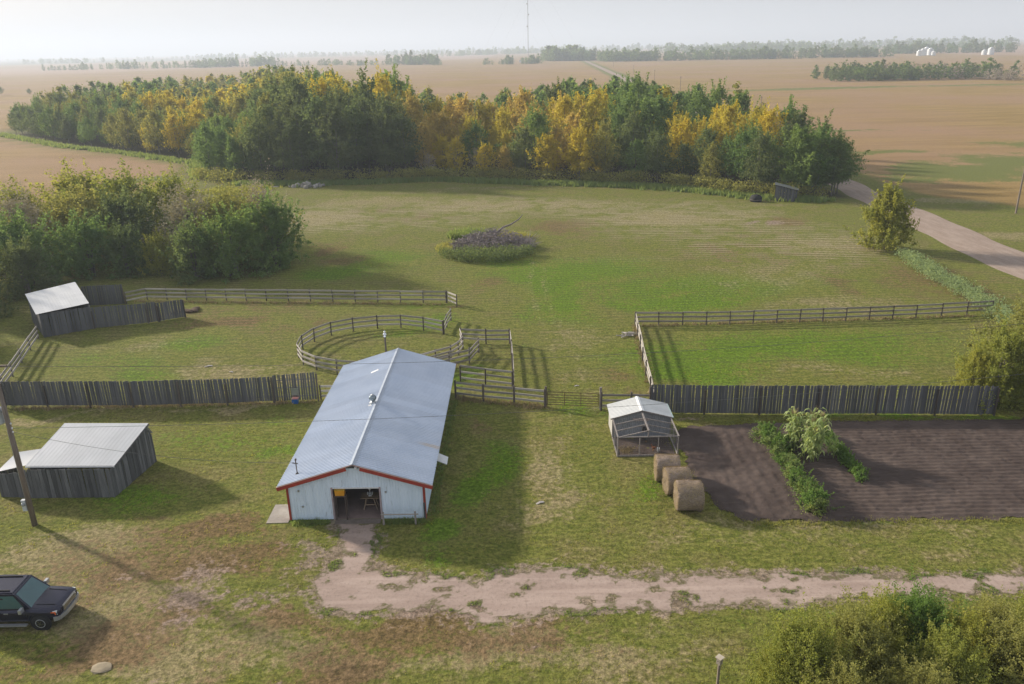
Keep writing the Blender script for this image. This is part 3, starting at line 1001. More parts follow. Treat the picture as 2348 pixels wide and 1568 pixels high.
# the ones that show largest: the front rows first
placed.sort(key=lambda q: (q[2] * (1.0 if q[1] < 260 else 1.5) + q[1] * .06))
WOOD_LABEL = {'green': 'green poplar standing in the wood behind the meadow', 'dark': 'dark green tree standing in the wood behind the meadow', 'olive': 'olive green tree turning colour in the wood behind the meadow',
              'yellow': 'bright yellow autumn tree in the wood behind the meadow', 'gold': 'pale gold autumn tree in the wood behind the meadow', 'bare': 'low mauve grey half bare tree at the wood edge'}
rest = {}
ind_count = 0
for i, (x, y, dep) in enumerate(placed):
    px, py = to_px(x, y)
    k = wood_kind(px, dep, rr)
    h = wood_height(px) * rr.uniform(.82, 1.10) * (1.0 if dep < 60 else .95)
    if 600 < px < 960:
        h *= 1.0 if dep > 8 else rr.uniform(.75, .98)
    else:
        h *= (rr.uniform(.5, .78) if dep < 6 else rr.uniform(.66, .86) if dep < 16 else .9 if dep < 35 else 1.02)
    if k == 'bare': h *= .55
    if k == 'dark' and 1170 < px < 1245: h *= .92
    if px < -60 or px > PW + 40:
        continue
    w = h / 10 * rr.uniform(.85, 1.15) * (1.05 if dep < 8 else 1.0)
    v = rr.randrange(3)
    if ind_count < 285:
        zone = [n_ for lim, n_ in ((300, 'at the far left end of the wood'), (600, 'in the left part of the wood'), (960, 'among the tall trees left of the middle of the wood'), (1250, 'in the middle of the wood'), (1560, 'right of the middle of the wood'), (9999, 'at the right end of the wood near the road')) if px < lim][0]
        row = 'front row' if dep < 6 else ('second row' if dep < 14 else 'inner')
        kl = {'green': 'green poplar', 'dark': 'dark green tree', 'olive': 'olive green tree', 'yellow': 'bright yellow tree', 'gold': 'pale gold tree', 'bare': 'low mauve half bare tree'}[k]
        plant_copy('poplar_tree' if k in ('green', 'dark', 'olive') else 'autumn_tree', row + ' ' + kl + ' ' + zone, 'tree', row + ' ' + kl + 's ' + zone, KINDS[k][v], (x, y, 0), (w, w, h / 10), rr.uniform(0, 6.28))
        ind_count += 1
    else:
        rest.setdefault(k, []).append((x, y, w, h / 10, rr.uniform(0, 6.28)))

for (x, y, h, k, v, lab) in ((55.5, 148.5, 10.5, 'green', 0, 'rounded green poplar right behind the small dark shed'), (58.0, 149.8, 11.5, 'green', 1, 'tall green poplar right of the small dark shed'), (60.2, 148.8, 10.0, 'dark', 2, 'dark poplar second from the right end of the wood'),
                             (62.0, 150.6, 9.5, 'green', 2, 'rightmost green poplar of the wood beside the gravel road'), (59.4, 153.5, 12.5, 'dark', 0, 'tall dark poplar behind the right end of the wood')):
    plant_copy('poplar_tree', lab, 'tree', None, KINDS[k][v], (x, y, 0), (h / 10 * 1.1, h / 10 * 1.1, h / 10), x)


def crowd(name, label, cat, groups, seed):
    """many small trees too far off to tell apart, joined as one object; groups = [(mat, list of (x,y,w,h,rz), radius, nleaf, leaf, shape)]"""
    rng = np.random.default_rng(seed)
    Vs, Fs, Ts, mi, mats = [], [], [], [], []
    base = 0
    for gi, (mat_, lst, rad, nleaf, leaf, shp) in enumerate(groups):
        mats.append(mat_)
        protos = [crown_arrays(rng, 10, rad, .6, 40, nleaf, leaf, shp, .27) for _ in range(3)]
        for (x, y, w, h, a) in lst:
            P, N, S, T = protos[rng.integers(0, 3)]
            ca, sa = math.cos(a), math.sin(a)
            Q = np.stack([(P[:, 0] * ca - P[:, 1] * sa) * w + x, (P[:, 0] * sa + P[:, 1] * ca) * w + y, P[:, 2] * h], 1)
            N2 = np.stack([N[:, 0] * ca - N[:, 1] * sa, N[:, 0] * sa + N[:, 1] * ca, N[:, 2]], 1)
            V, F = leaf_quads(Q, N2, S * (w + h) / 2, rng)
            Vs.append(V)
            Fs.append(F + base)
            base += len(V)
            Ts.append(np.repeat(np.clip(T * .7 + rng.uniform(0, .3), 0, 1), 4))
            mi.append(np.full(len(F), gi, np.int32))
    me = np_mesh(name, np.concatenate(Vs), np.concatenate(Fs))
    set_attr(me, 'tint', np.concatenate(Ts))
    for m in mats:
        me.materials.append(m)
    me.polygons.foreach_set('material_index', np.concatenate(mi))
    return tag(put(name, me), label, cat, kind='stuff')


KM = {'green': (L_GREEN, 2.6, 'egg'), 'dark': (L_DARK, 2.7, 'egg'), 'olive': (L_OLIVE, 2.5, 'egg'), 'yellow': (L_YEL, 2.2, 'tall'), 'gold': (L_GOLD, 2.4, 'egg'), 'bare': (L_BARE, 2.6, 'dome')}
crowd('wood_canopy', 'mixed green and yellow treetops deep inside the wood', 'wood', [(KM[k][0], lst, KM[k][1], 800, .36, KM[k][2]) for k, lst in rest.items()], 77)


def band(x0, y0, x1, y1, thick, n, hmin, hmax, rr, conifer=False):
    """trees in a belt whose base runs between two picture points; thick in metres"""
    a, b = at(x0, y0), at(x1, y1)
    out = []
    for _ in range(n):
        t = rr.uniform(0, 1)
        h = rr.uniform(hmin, hmax) * (.72 if rr.random() < .85 else .95)
        out.append((a.x + (b.x - a.x) * t + rr.uniform(-2, 2), a.y + (b.y - a.y) * t + rr.uniform(0, thick), h / 10 * rr.uniform(.8, 1.5), h / 10, rr.uniform(0, 6)))
    return out


rr = random.Random(9)
g1 = [(x, y, w, h, a) for (x, y, w, h, a) in band(1925, 188, 2110, 184, 55, 90, 9, 14, rr)]
g2 = band(2000, 184, 2360, 182, 70, 130, 9, 15, rr)
crowd('poplar_grove', 'dark green poplar grove standing out in the tan field at right', 'grove', [(L_DARK, g1[:60] + g2[:60], 2.8, 520, .42, 'egg'), (L_GREEN, g1[60:] + g2[60:100], 2.8, 520, .42, 'egg'), (L_BARE, g2[100:] + band(2280, 184, 2360, 186, 20, 14, 7, 11, rr), 2.8, 420, .40, 'dome')], 31)

lines = [
    ('long hazy tree belt on the far left plain', [band(85, 163, 230, 160, 40, 34, 9, 16, rr), band(230, 160, 480, 156, 50, 70, 10, 20, rr), band(440, 156, 640, 152, 60, 70, 14, 26, rr), band(640, 152, 703, 151, 40, 18, 8, 14, rr)]),
    ('belt of trees in the middle distance left of the mast', [band(718, 151, 780, 150, 40, 22, 9, 14, rr), band(790, 151, 880, 150, 40, 24, 8, 14, rr), band(880, 150, 1005, 149, 50, 56, 14, 26, rr), band(995, 151, 1018, 150, 20, 6, 6, 9, rr)]),
    ('scattered trees around the foot of the mast', [band(1107, 149, 1175, 148, 30, 20, 7, 12, rr), band(1160, 148, 1180, 148, 20, 8, 14, 20, rr), band(1196, 148, 1250, 146, 30, 22, 10, 17, rr)]),
    ('dense dark bluff left of the far road', [band(1252, 141, 1335, 140, 130, 120, 22, 30, rr), band(1335, 140, 1372, 139, 100, 40, 18, 26, rr)]),
    ('dense dark bluff right of the far road', [band(1382, 142, 1520, 140, 110, 120, 18, 24, rr)]),
    ('row of trees along the far edge of the right field', [band(1530, 140, 1700, 137, 50, 70, 14, 24, rr), band(1700, 137, 1835, 135, 50, 60, 14, 22, rr), band(1850, 134, 2060, 131, 50, 80, 14, 22, rr)]),
    ('tree belt behind the grain bins at right', [band(2060, 124, 2360, 120, 120, 110, 18, 26, rr)]),
    ('faint blue tree belt on the left horizon', [band(30, 148, 200, 145, 200, 40, 18, 26, rr), band(420, 137, 700, 132, 300, 70, 22, 32, rr), band(0, 142, 420, 137, 300, 50, 14, 24, rr), band(700, 131, 1010, 126, 300, 80, 22, 30, rr)]),
    ('faint blue tree belt across the middle horizon', [band(1000, 131, 1250, 122, 200, 90, 22, 30, rr), band(900, 124, 1300, 117, 400, 90, 26, 36, rr), band(1250, 120, 1800, 110, 400, 140, 26, 36, rr)]),
    ('faint blue tree belt on the right horizon', [band(1520, 124, 1900, 117, 200, 110, 22, 32, rr), band(1800, 111, 2360, 101, 400, 130, 28, 40, rr), band(1700, 120, 2360, 108, 300, 130, 22, 34, rr)]),
]
for i, (lab, bs) in enumerate(lines):
    lst = [q for b in bs for q in b]
    far = i >= 7
    crowd('tree_belt', lab, 'tree belt', [(L_DARK, lst[::2], 3.4 if far else 2.9, 110 if far else 200, .95 if far else .66, 'dome' if far else 'egg'), (L_GREEN, lst[1::2], 3.4 if far else 2.9, 110 if far else 200, .95 if far else .66, 'egg')], 60 + i)

# two lone bushes out in the left field
for (px, py, h, lab) in ((0, 218, 7, 'dark bush cut by the left edge, alone in the far field'), (68, 216, 4, 'small dark bush alone in the far left field')):
    p = at(px, py)
    plant_copy('field_bush', lab, 'bush', None, KINDS['dark'][0], (p.x, p.y, 0), (h / 6, h / 6, h / 10))


# ================================================================== bushes and single trees of the yard
def bush_parts(seed, mat_, H, R_, nleaf, leaf, shape='dome', stems=5, base=.12, nclump=210, clump_r=.17, twig=None):
    return (('trunk', trunk_mesh(seed, H, .10 + H * .006, 6, .12, .3, stems, twig or BARK)), ('crown', crown_mesh('crown', mat_, seed + 1, H, R_, base, nclump, nleaf, leaf, shape=shape, clump_r=clump_r, shoots=int(nclump * .5))))


B1 = bush_parts(901, L_OLIVE, 8, 4.6, 15000, .15)
B2 = bush_parts(903, L_GREEN, 8, 4.4, 15000, .15)
B3 = bush_parts(905, L_BARE, 8, 4.4, 7000, .13, twig=TWIG, stems=9)
B4 = bush_parts(907, L_GREEN, 8, 3.4, 18000, .15, nclump=240)
B5 = bush_parts(909, L_YGREEN, 8, 4.2, 14000, .15)
B6 = bush_parts(911, L_DARK, 8, 4.2, 15000, .15)
BG = 'big bushes left of the meadow'
for (parts, x, y, h, w, lab) in (
        (B4, -31.5, 104.5, 9.2, .95, 'bright green bushy tree at the right end of the big left thicket'),
        (B2, -36.0, 100.5, 8.2, 1.0, 'dark leafy bush beside the bright green tree in the left thicket'),
        (B1, -38.5, 108.0, 9.8, 1.05, 'olive bush behind the bright green tree in the left thicket'),
        (B6, -40.5, 100.0, 7.0, .95, 'low dark green bush above the long rail fence'),
        (B3, -43.8, 108.5, 10.0, 1.1, 'grey half bare bush in the middle of the left thicket'),
        (B3, -36.5, 115.0, 9.4, 1.0, 'grey mauve bush at the back of the left thicket'),
        (B5, -46.0, 102.0, 5.6, .75, 'small yellowish bush in the gap of the left thicket'),
        (B1, -41.0, 118.0, 8.8, 1.0, 'olive bush farthest back in the left thicket')):
    plant_copy('thicket_bush', lab, 'bush', BG, parts, (x, y, 0), (w * h / 8 * .92, w * h / 8 * .92, h / 8 * .88), random.uniform(0, 6))
BL = 'tall shrubs filling the left edge'
for (parts, x, y, h, w, lab) in (
        (B5, -57.0, 118.0, 11.5, 1.05, 'tall yellow green shrub at the top of the far left thicket'),
        (B5, -65.0, 121.0, 11.5, 1.1, 'yellow green shrub next to the tan field at the left edge'),
        (B5, -51.5, 122.0, 10.5, 1.0, 'yellow topped shrub at the right top of the far left thicket'),
        (B1, -60.0, 111.0, 10.0, 1.1, 'broad olive shrub in the middle of the far left thicket'),
        (B6, -53.5, 109.5, 9.5, 1.0, 'dark shrub behind the gap in the left thicket'),
        (B3, -67.0, 108.0, 10.0, 1.05, 'grey faded shrub at the left picture edge'),
        (B2, -55.0, 101.5, 7.6, 1.0, 'green shrub behind the leaning plank shed'),
        (B6, -50.5, 102.5, 6.4, .9, 'dark green shrub above the short plank fence'),
        (B2, -61.5, 98.5, 8.4, 1.05, 'green shrub left of the leaning plank shed'),
        (B6, -58.5, 93.0, 6.6, .9, 'dark low shrub tight against the leaning plank shed'),
        (B1, -64.0, 89.0, 8.5, 1.0, 'olive shrub on the left edge beside the white shed roof'),
        (B6, -58.5, 84.5, 5.2, .85, 'dark shrub at the left edge below the white shed roof'),
        (B2, -57.0, 77.0, 5.0, .9, 'green shrub beside the sloping rail fence at left'),
        (B1, -71.0, 100.0, 9.5, 1.1, 'olive shrub half out of the picture at left'),
        (B5, -72.0, 116.0, 10.0, 1.1, 'yellow green shrub farthest left beside the field'),
        (B6, -55.0, 70.0, 4.5, .9, 'dark bush at the left edge above the plank fence end')):
    plant_copy('tall_shrub', lab, 'bush', BL, parts, (x, y, 0), (w * h / 8 * .92, w * h / 8 * .92, h / 8 * .88), random.uniform(0, 6))

TR = bush_parts(921, L_YGREEN, 8, 3.1, 22000, .14, 'dome', 3, .1, 220, .22)
plant_copy('roadside_tree', 'single rounded yellow green tree between meadow and gravel road', 'tree', None, TR, (51.6, 107.5, 0), (.95, .95, .98), 2.4)
RB1 = bush_parts(931, L_YGREEN, 7, 3.6, 26000, .11, 'dome', 5, .15, 320, .15)
RB2 = bush_parts(933, L_OLIVE, 7, 3.6, 26000, .11, 'dome', 5, .15, 320, .15)
for (parts, x, y, h, w, lab) in ((RB1, 38.6, 57.8, 5.4, .95, 'yellow green bush at the right edge hanging over the plank fence'), (RB2, 41.8, 60.0, 6.4, 1.05, 'tall olive bush at the right picture edge above the plank fence'),
                                 (RB1, 36.2, 57.4, 4.2, .62, 'small yellowing bush at the right end of the plank fence'), (RB2, 39.6, 53.2, 3.8, .62, 'low bush at the right edge beside the tilled garden')):
    plant_copy('leafy_bush', lab, 'bush', 'bushes at the right edge', parts, (x, y, 0), (w * h / 7, w * h / 7, h / 7), random.uniform(0, 6))
S1 = bush_parts(941, L_YGREEN, 4, 2.1, 42000, .055, 'dome', 7, .1, 520, .13)
S2 = bush_parts(943, L_OLIVE, 4, 2.1, 42000, .055, 'dome', 7, .1, 520, .13)
S3 = bush_parts(945, L_BRIGHT, 4, 2.0, 42000, .055, 'dome', 7, .1, 520, .13)
for (parts, x, y, h, w, lab) in (
        (S1, 12.2, 27.3, 3.7, .85, 'leftmost yellow green shrub at the lower right corner, near the bird box'), (S3, 18.4, 29.8, 3.1, 1.0, 'greenest shrub of the lower right corner, reaching over the driveway'),
        (S2, 14.8, 28.0, 3.5, .95, 'olive shrub below the greenest shrub of the lower right corner'), (S2, 21.6, 29.6, 2.4, 1.2, 'olive shrub right of the greenest shrub by the driveway'),
        (S1, 24.6, 30.0, 2.3, 1.25, 'yellow green shrub at the right edge just below the driveway'), (S1, 18.2, 26.8, 3.1, 1.05, 'yellow green shrub at the bottom edge of the lower right thicket'),
        (S2, 21.6, 27.2, 3.4, 1.05, 'olive shrub at the bottom right of the lower right thicket'), (S2, 24.8, 27.4, 2.9, 1.1, 'olive shrub in the very corner at lower right'), (S2, 13.4, 25.2, 3.0, .9, 'olive shrub cut by the bottom edge near the bird box'),
        (S1, 16.6, 29.4, 3.0, 1.0, 'yellow green shrub left of the greenest shrub by the driveway'), (S1, 11.6, 28.2, 2.0, .8, 'small pale shrub in the lawn edge right of the bird box'), (S1, 20.0, 28.4, 2.8, 1.05, 'yellow green shrub right below the greenest shrub'),
        (S1, 23.4, 28.6, 2.7, 1.15, 'yellowish shrub in the middle right of the lower right thicket'), (S2, 26.6, 29.6, 2.4, 1.2, 'olive shrub cut by the right edge below the driveway'), (S2, 16.4, 25.2, 3.0, 1.0, 'olive shrub at the bottom edge right of the bird box')):
    plant_copy('corner_shrub', lab, 'shrub', 'shrubs in the lower right corner', parts, (x, y, 0), (w * h / 4, w * h / 4, h / 4), random.uniform(0, 6))


def weeds(name, label, mat_, pts, hfun, per, leaf, seed, spread=.25, cat='weeds', blade=False):
    """a patch of weeds nobody could count: leaves (or blades) on stems at the given points"""
    rng = np.random.default_rng(seed)
    pts = np.asarray(pts)
    n = len(pts) * per
    k = np.repeat(np.arange(len(pts)), per)
    h = hfun(pts[:, 0], pts[:, 1])[k] if callable(hfun) else np.full(n, hfun)
    h = h * rng.uniform(.6, 1.15, len(pts))[k]
    off = rng.normal(size=(n, 2)) * spread
    if blade:
        x0, y0 = pts[k, 0] + off[:, 0] * .5, pts[k, 1] + off[:, 1] * .5
        lean = rng.normal(size=(n, 2)) * .28
        wv = rng.normal(size=(n, 2))
        wv /= np.linalg.norm(wv, axis=1, keepdims=True)
        w = leaf * rng.uniform(.6, 1.2, n)
        b0 = np.stack([x0 - wv[:, 0] * w, y0 - wv[:, 1] * w, np.zeros(n) - .03], 1)
        b1 = np.stack([x0 + wv[:, 0] * w, y0 + wv[:, 1] * w, np.zeros(n) - .03], 1)
        tp = np.stack([x0 + lean[:, 0] * h, y0 + lean[:, 1] * h, h * rng.uniform(.7, 1.1, n)], 1)
        V = np.stack([b0, b1, tp], 1).reshape(-1, 3)
        F = np.arange(3 * n).reshape(-1, 3)
        me = np_mesh(name, V, F)
        set_attr(me, 'tint', np.repeat(np.clip(rng.uniform(0, 1, len(pts))[k] * .6 + rng.uniform(0, .4, n), 0, 1), 3))
    else:
        zz = h * rng.uniform(.05, 1, n) ** .7
        C = np.stack([pts[k, 0] + off[:, 0], pts[k, 1] + off[:, 1], zz], 1)
        N = rng.normal(size=(n, 3)) + np.array([0, 0, .5])
        N /= np.linalg.norm(N, axis=1, keepdims=True)
        V, F = leaf_quads(C, N, leaf * rng.uniform(.6, 1.3, n), rng, .5)
        me = np_mesh(name, V, F)
        set_attr(me, 'tint', np.repeat(np.clip(rng.uniform(0, 1, len(pts))[k] * .6 + rng.uniform(0, .4, n), 0, 1), 4))
    me.materials.append(mat_)
    return tag(put(name, me), label, cat, kind='stuff')


def strip(pts, width, n, seed):
    rng = np.random.default_rng(seed)
    pts = np.asarray(pts, float)
    seg = np.linalg.norm(np.diff(pts, axis=0), axis=1)
    cum = np.concatenate([[0], np.cumsum(seg)])
    t = rng.uniform(0, cum[-1], n)
    x = np.interp(t, cum, pts[:, 0]) + rng.normal(size=n) * width * .5
    y = np.interp(t, cum, pts[:, 1]) + rng.normal(size=n) * width * .5
    return np.stack([x, y], 1)


weeds('weed_strip', 'blue green strip of tall weeds along the right meadow edge', L_BLUEW, strip([(52.4, 103), (51.6, 95), (51.2, 88), (50.6, 80), (50.0, 74), (49.4, 68)], 1.2, 900, 1), 1.25, 16, .11, 2, .3)
weeds('tall_grass', 'fringe of tall green grass along the wood edge', L_WEED, strip([(-60, 177), (-44, 174.5), (-30, 175), (-16, 177), (-6, 173.5), (8, 168.5), (21, 164.5), (31, 160.5), (38.5, 154.5), (45, 148.5), (51, 145.5), (57, 143.5)], 1.9, 3800, 3), 1.0, 5, .16, 4, .5, 'grass', True)
weeds('undergrowth', 'low bushes and saplings in front of the wood trunks', L_OLIVE, strip([(-72, 187), (-61, 180), (-44, 177.5), (-30, 178), (-6, 177), (8, 171.5), (21, 167.5), (31, 163.5), (38.5, 157.5), (45, 151), (51, 147.5), (57, 147)], 2.2, 420, 5), 2.6, 60, .2, 6, .8, 'undergrowth')
weeds('field_edge_grass', 'green grass fringe where the left wood meets the field', L_WEED, strip([(-190, 308), (-143, 262), (-111, 238), (-82, 213), (-72, 186)], 1.8, 1500, 7), 1.1, 5, .2, 8, .5, 'grass', True)
weeds('yellow_grass', 'yellowish tall grass behind the left thicket', L_YGREEN, strip([(-74, 172), (-68, 165), (-60, 168), (-52, 172)], 3.0, 700, 9), .7, 5, .14, 10, .5, 'grass', True)
weeds('fence_weeds', 'dry grass growing at the foot of the fences', L_STRAW, np.concatenate([strip([(-41, 59.9), (-16.5, 60.1)], .35, 500, 11), strip([(-4.6, 60.2), (2.6, 58.1)], .5, 260, 12), strip([(12.6, 77.4), (48, 78.4)], .35, 420, 13), strip([(-44, 89.6), (-8, 86.2)], .4, 380, 14), strip([(11.5, 60), (12.7, 77)], .4, 240, 15)]), .28, 5, .035, 16, .18, 'grass', True)
weeds('barn_foot_weeds', 'green weeds along the foot of the barn wall', L_WEED, np.concatenate([strip([(-13.6, 42.1), (-11.4, 42.1)], .22, 160, 17), strip([(-7.9, 42.05), (-5.6, 42.0)], .25, 180, 18), strip([(-5.1, 42.6), (-4.8, 60)], .3, 340, 19)]), .22, 6, .03, 20, .12, 'weeds', True)
weeds('garden_edge_grass', 'ragged grass along the edge of the tilled garden', L_OLIVE, np.concatenate([strip([(12.9, 42.3), (13.8, 41.2), (17, 40.9), (22, 41.05), (30, 40.8), (37, 40.7)], .45, 700, 44), strip([(14.4, 54.6), (20, 54.9), (36, 54.5)], .5, 500, 45), strip([(11.7, 47.6), (12.1, 44.6), (12.7, 42.6)], .4, 140, 46)]), .13, 5, .03, 47, .12, 'grass', True)
# short turf: uneven tussocks over the near lawn
_rg = np.random.default_rng(23)
_tx, _ty = _rg.uniform(-34, 30, 26000), _rg.uniform(24, 66, 26000)
_tk = (drive_mask(_tx, _ty) < -.15) & (poly_sd(_tx, _ty, GARDEN) < -.1) & ~((_tx > -14.3) & (_tx < -5) & (_ty > 42) & (_ty < 62.5)) & (vnoise(_tx * .5, _ty * .5, 91) + .5 * vnoise(_tx * 1.7, _ty * 1.7, 92) > .72)
_tp = np.stack([_tx[_tk], _ty[_tk]], 1)
weeds('lawn_tussocks', 'scattered green tussocks in the rough lawn', L_YGREEN, _tp[::3], .07, 5, .03, 24, .16, 'grass', True)
weeds('straw_tussocks', 'scattered straw coloured tussocks in the rough lawn', L_STRAW, _tp[1::3], .06, 5, .025, 25, .16, 'grass', True)
_dx, _dy = _rg.uniform(-15, 34, 60000), _rg.uniform(32.5, 42, 60000)
_dm = drive_mask(_dx, _dy)
_dk = (_dm < .06) & (_dm > -.30) & (vnoise(_dx * .9, _dy * .9, 95) > .62)
weeds('drive_weeds', 'green weeds along the ragged driveway edge and in its patches', L_WEED, np.stack([_dx[_dk], _dy[_dk]], 1), .10, 4, .025, 26, .09, 'weeds', True)


# ================================================================== the barn
def ribbed_wall(name, parent, mat_, o, ux, nrm, u0, u1, ztop, holes=(), pitch=.17, depth=.022, zbot=0.0):
    """upright ribbed sheeting from u0 to u1 along ux through o; ztop(u); holes = (u0,u1,z0,z1)"""
    us = []
    u = u0
    while u < u1 - 1e-6:
        for du, d in ((0, 0), (pitch * .62, 0), (pitch * .70, depth), (pitch * .92, depth)):
            if u + du < u1:
                us.append((u + du, d))
        u += pitch
    us.append((u1, 0))
    for h in holes:
        for e in h[:2]:
            if u0 < e < u1:
                us.append((e, 0))
    us = sorted(set(us))
    o, ux, nrm = Vector(o), Vector(ux), Vector(nrm)
    m = MB()
    for (a, da), (b, db) in zip(us[:-1], us[1:]):
        if b - a < 1e-6: continue
        mid = (a + b) / 2
        spans = [(zbot, None)]
        for h in holes:
            if h[0] - 1e-6 < mid < h[1] + 1e-6:
                spans = ([(zbot, h[2])] if h[2] > zbot + .01 else []) + [(h[3], None)]
        for z0, z1 in spans:
            za, zb_ = (ztop(a), ztop(b)) if z1 is None else (z1, z1)
            pa, pb = o + ux * a + nrm * da, o + ux * b + nrm * db
            m.add([(pa.x, pa.y, z0), (pb.x, pb.y, z0), (pb.x, pb.y, zb_), (pa.x, pa.y, za)], [(0, 1, 2, 3)])
    return m.build(name, mat_, parent)


def panel_mesh(width, length, mat_, ribs=5, depth=.04, name='panel'):
    """one ribbed roofing sheet: ribs run along +y (down the slope), width along x"""
    p = width / ribs
    prof = []
    for i in range(ribs):
        x = i * p
        prof += [(x, depth), (x + p * .16, depth), (x + p * .30, 0), (x + p * .86, 0)]
    prof.append((width, depth))
    vs = [(x, 0, z) for x, z in prof] + [(x, length, z) for x, z in prof]
    n = len(prof)
    me = bpy.data.meshes.new(name)
    me.from_pydata(vs, [], [(i, i + 1, n + i + 1, n + i) for i in range(n - 1)])
    me.update()
    me.materials.append(mat_)
    return me


def roof_panels(parent, mat_, p_start, along, down, total, slope_len, width=.86, ribs=4, depth=.055, name='roof_panel'):
    """lay sheets side by side from p_start along a ridge; down = unit vector down the slope (all local to parent)"""
    along, down = Vector(along).normalized(), Vector(down).normalized()
    n = max(1, round(total / width))
    w = total / n
    me = panel_mesh(w, slope_len, mat_, ribs, depth)
    up = along.cross(down)
    if up.z < 0:
        up = -up
    for i in range(n):
        o = put(name, me, None, parent)
        c = Vector(p_start) + along * (i * w)
        o.matrix_basis = Matrix(((along.x, down.x, up.x, c.x), (along.y, down.y, up.y, c.y), (along.z, down.z, up.z, c.z), (0, 0, 0, 1)))


BO = Vector((-9.72, 42.22, 0))
barn = thing('barn', 'long white metal barn with pale blue ribbed roof and red trim', 'barn', BO, R(-.85))
HW, BL_, EZ, RZ_ = 4.17, 19.6, 2.45, 3.92          # half width of the walls, length, eave and ridge heights
RW = 4.72                                         # half width of the roof
slope = (RZ_ - EZ) / RW
zt = lambda u: RZ_ - .06 - abs(u) * slope - .05
FY = .28
DX0, DX1, DH = -1.42, 1.42, 2.18
ribbed_wall('front_wall', barn, WALL, (0, FY, 0), (1, 0, 0), (0, -1, 0), -HW, HW, zt, [(DX0, DX1, 0, DH)])
ribbed_wall('rear_wall', barn, WALL, (0, BL_ - .25, 0), (1, 0, 0), (0, 1, 0), -HW, HW, zt)
zs = lambda u: RZ_ - .11 - HW * slope
ribbed_wall('side_wall', barn, WALL, (-HW, 0, 0), (0, 1, 0), (-1, 0, 0), FY, BL_ - .25, zs)
ribbed_wall('side_wall', barn, WALL, (HW, 0, 0), (0, 1, 0), (1, 0, 0), FY, BL_ - .25, zs, [(4.6, 5.6, 1.0, 1.75)])
sl = math.hypot(RW, RZ_ - EZ)
roof_panels(barn, ROOF_BARN, (0, 0, RZ_), (0, 1, 0), (-RW, 0, EZ - RZ_), BL_, sl)
roof_panels(barn, ROOF_BARN, (0, 0, RZ_), (0, 1, 0), (RW, 0, EZ - RZ_), BL_, sl)
m = MB()
for s in (-1, 1):
    m.add([(0, -.03, RZ_ + .075), (0, BL_ + .03, RZ_ + .075), (s * .17, BL_ + .03, RZ_ + .05 - .17 * slope), (s * .17, -.03, RZ_ + .05 - .17 * slope)], [(0, 1, 2, 3) if s > 0 else (3, 2, 1, 0)])
    m.add([(s * .17, -.03, RZ_ + .05 - .17 * slope), (s * .17, BL_ + .03, RZ_ + .05 - .17 * slope), (s * .18, BL_ + .03, RZ_ + .02 - .18 * slope), (s * .18, -.03, RZ_ + .02 - .18 * slope)], [(0, 1, 2, 3)])
m.build('ridge_cap', simple('ridge_steel', (0.34, 0.385, 0.46), (0.29, 0.33, 0.40), 1.0, .4), barn)
for yy in (-.012, BL_ + .012):
    for s in (-1, 1):
        m = MB().beam((s * .42, yy, RZ_ - .42 * slope - .13), (s * (RW + .02), yy, EZ - .13), .03, .27)
        m.build('fascia', RED, barn)
        MB().beam((s * .02, yy * 1.0 + (-.004 if yy < 0 else .004), RZ_ - .005), (s * (RW + .02), yy + (-.004 if yy < 0 else .004), EZ - .005), .05, .035).build('edge_flashing', simple('pink_flashing', (0.62, 0.42, 0.38), (0.5, 0.33, 0.3), 2, .5) if yy < 0 and s < 0 else bpy.data.materials['pink_flashing'], barn)
for s in (-1, 1):
    MB().span((s * HW - .08, FY - .07, 0.0), (s * HW + .05, FY - .03, zs(0) - .02)).build('corner_trim', RED, barn)
    MB().span((s * (HW + .027), FY - .03, 0.0), (s * (HW + .052), FY + .12, zs(0) - .02)).build('corner_trim', RED, barn)
    MB().beam((s * (RW - .05), 0.03, EZ - .04), (s * (RW - .05), BL_ - .03, EZ - .04), .03, .08).build('eave_board', WHITE, barn)
for a, b in (((DX0 - .10, FY - .06, 0), (DX0, FY + .12, DH + .06)), ((DX1, FY - .06, 0), (DX1 + .10, FY + .12, DH + .06))):
    MB().span(a, b).build('door_jamb', simple('door_jamb_paint', (0.42, 0.36, 0.38), (0.3, 0.22, 0.23), 2, .6, stretch=(1, 1, 1)) if 'door_jamb_paint' not in bpy.data.materials else bpy.data.materials['door_jamb_paint'], barn)
MB().span((DX0, FY - .05, DH - .02), (DX1, FY + .12, DH + .06)).build('door_lintel', WHITE, barn)
MB().span((-HW + .05, FY + .02, .003), (HW - .05, BL_ - .3, .02)).build('barn_floor', simple('barn_floor_concrete', (0.27, 0.20, 0.185), (0.19, 0.14, 0.13), .9, .9), barn)
MB().span((-HW + .3, 6.2, .02), (HW - .3, 6.3, 2.6)).build('added_partition', DARKIN, barn)  # cross wall added so that the inside stays dark
MB().span((-HW + .1, FY + .2, .02), (-HW + .14, 6.2, 2.3)).build('inner_lining', DARKIN, barn)
MB().span((HW - .14, FY + .2, .02), (HW - .1, 6.2, 2.3)).build('inner_lining', DARKIN, barn)
MB().span((-.48, FY - .03, RZ_ - .36), (.44, FY - .005 - .02, RZ_ - .16)).build('gable_board', WOODL, barn)
lp = MB().lathe([(.02, 0), (.09, -.03), (.10, -.10), (.05, -.17)], (.16, FY - .14, RZ_ - .20), 10).build('gable_lamp', WHITE, barn, True)
MB().beam((.16, FY - .03, RZ_ - .2), (.16, FY - .14, RZ_ - .2), .04, .04).build('lamp_arm', GALV, lp)
for x, z in ((-3.35, .95), (-3.5, 2.05), (1.82, 1.9)):
    MB().span((x - .05, FY - .08, z - .06), (x + .05, FY - .02, z + .06)).build('wall_socket_box', GALV, barn)
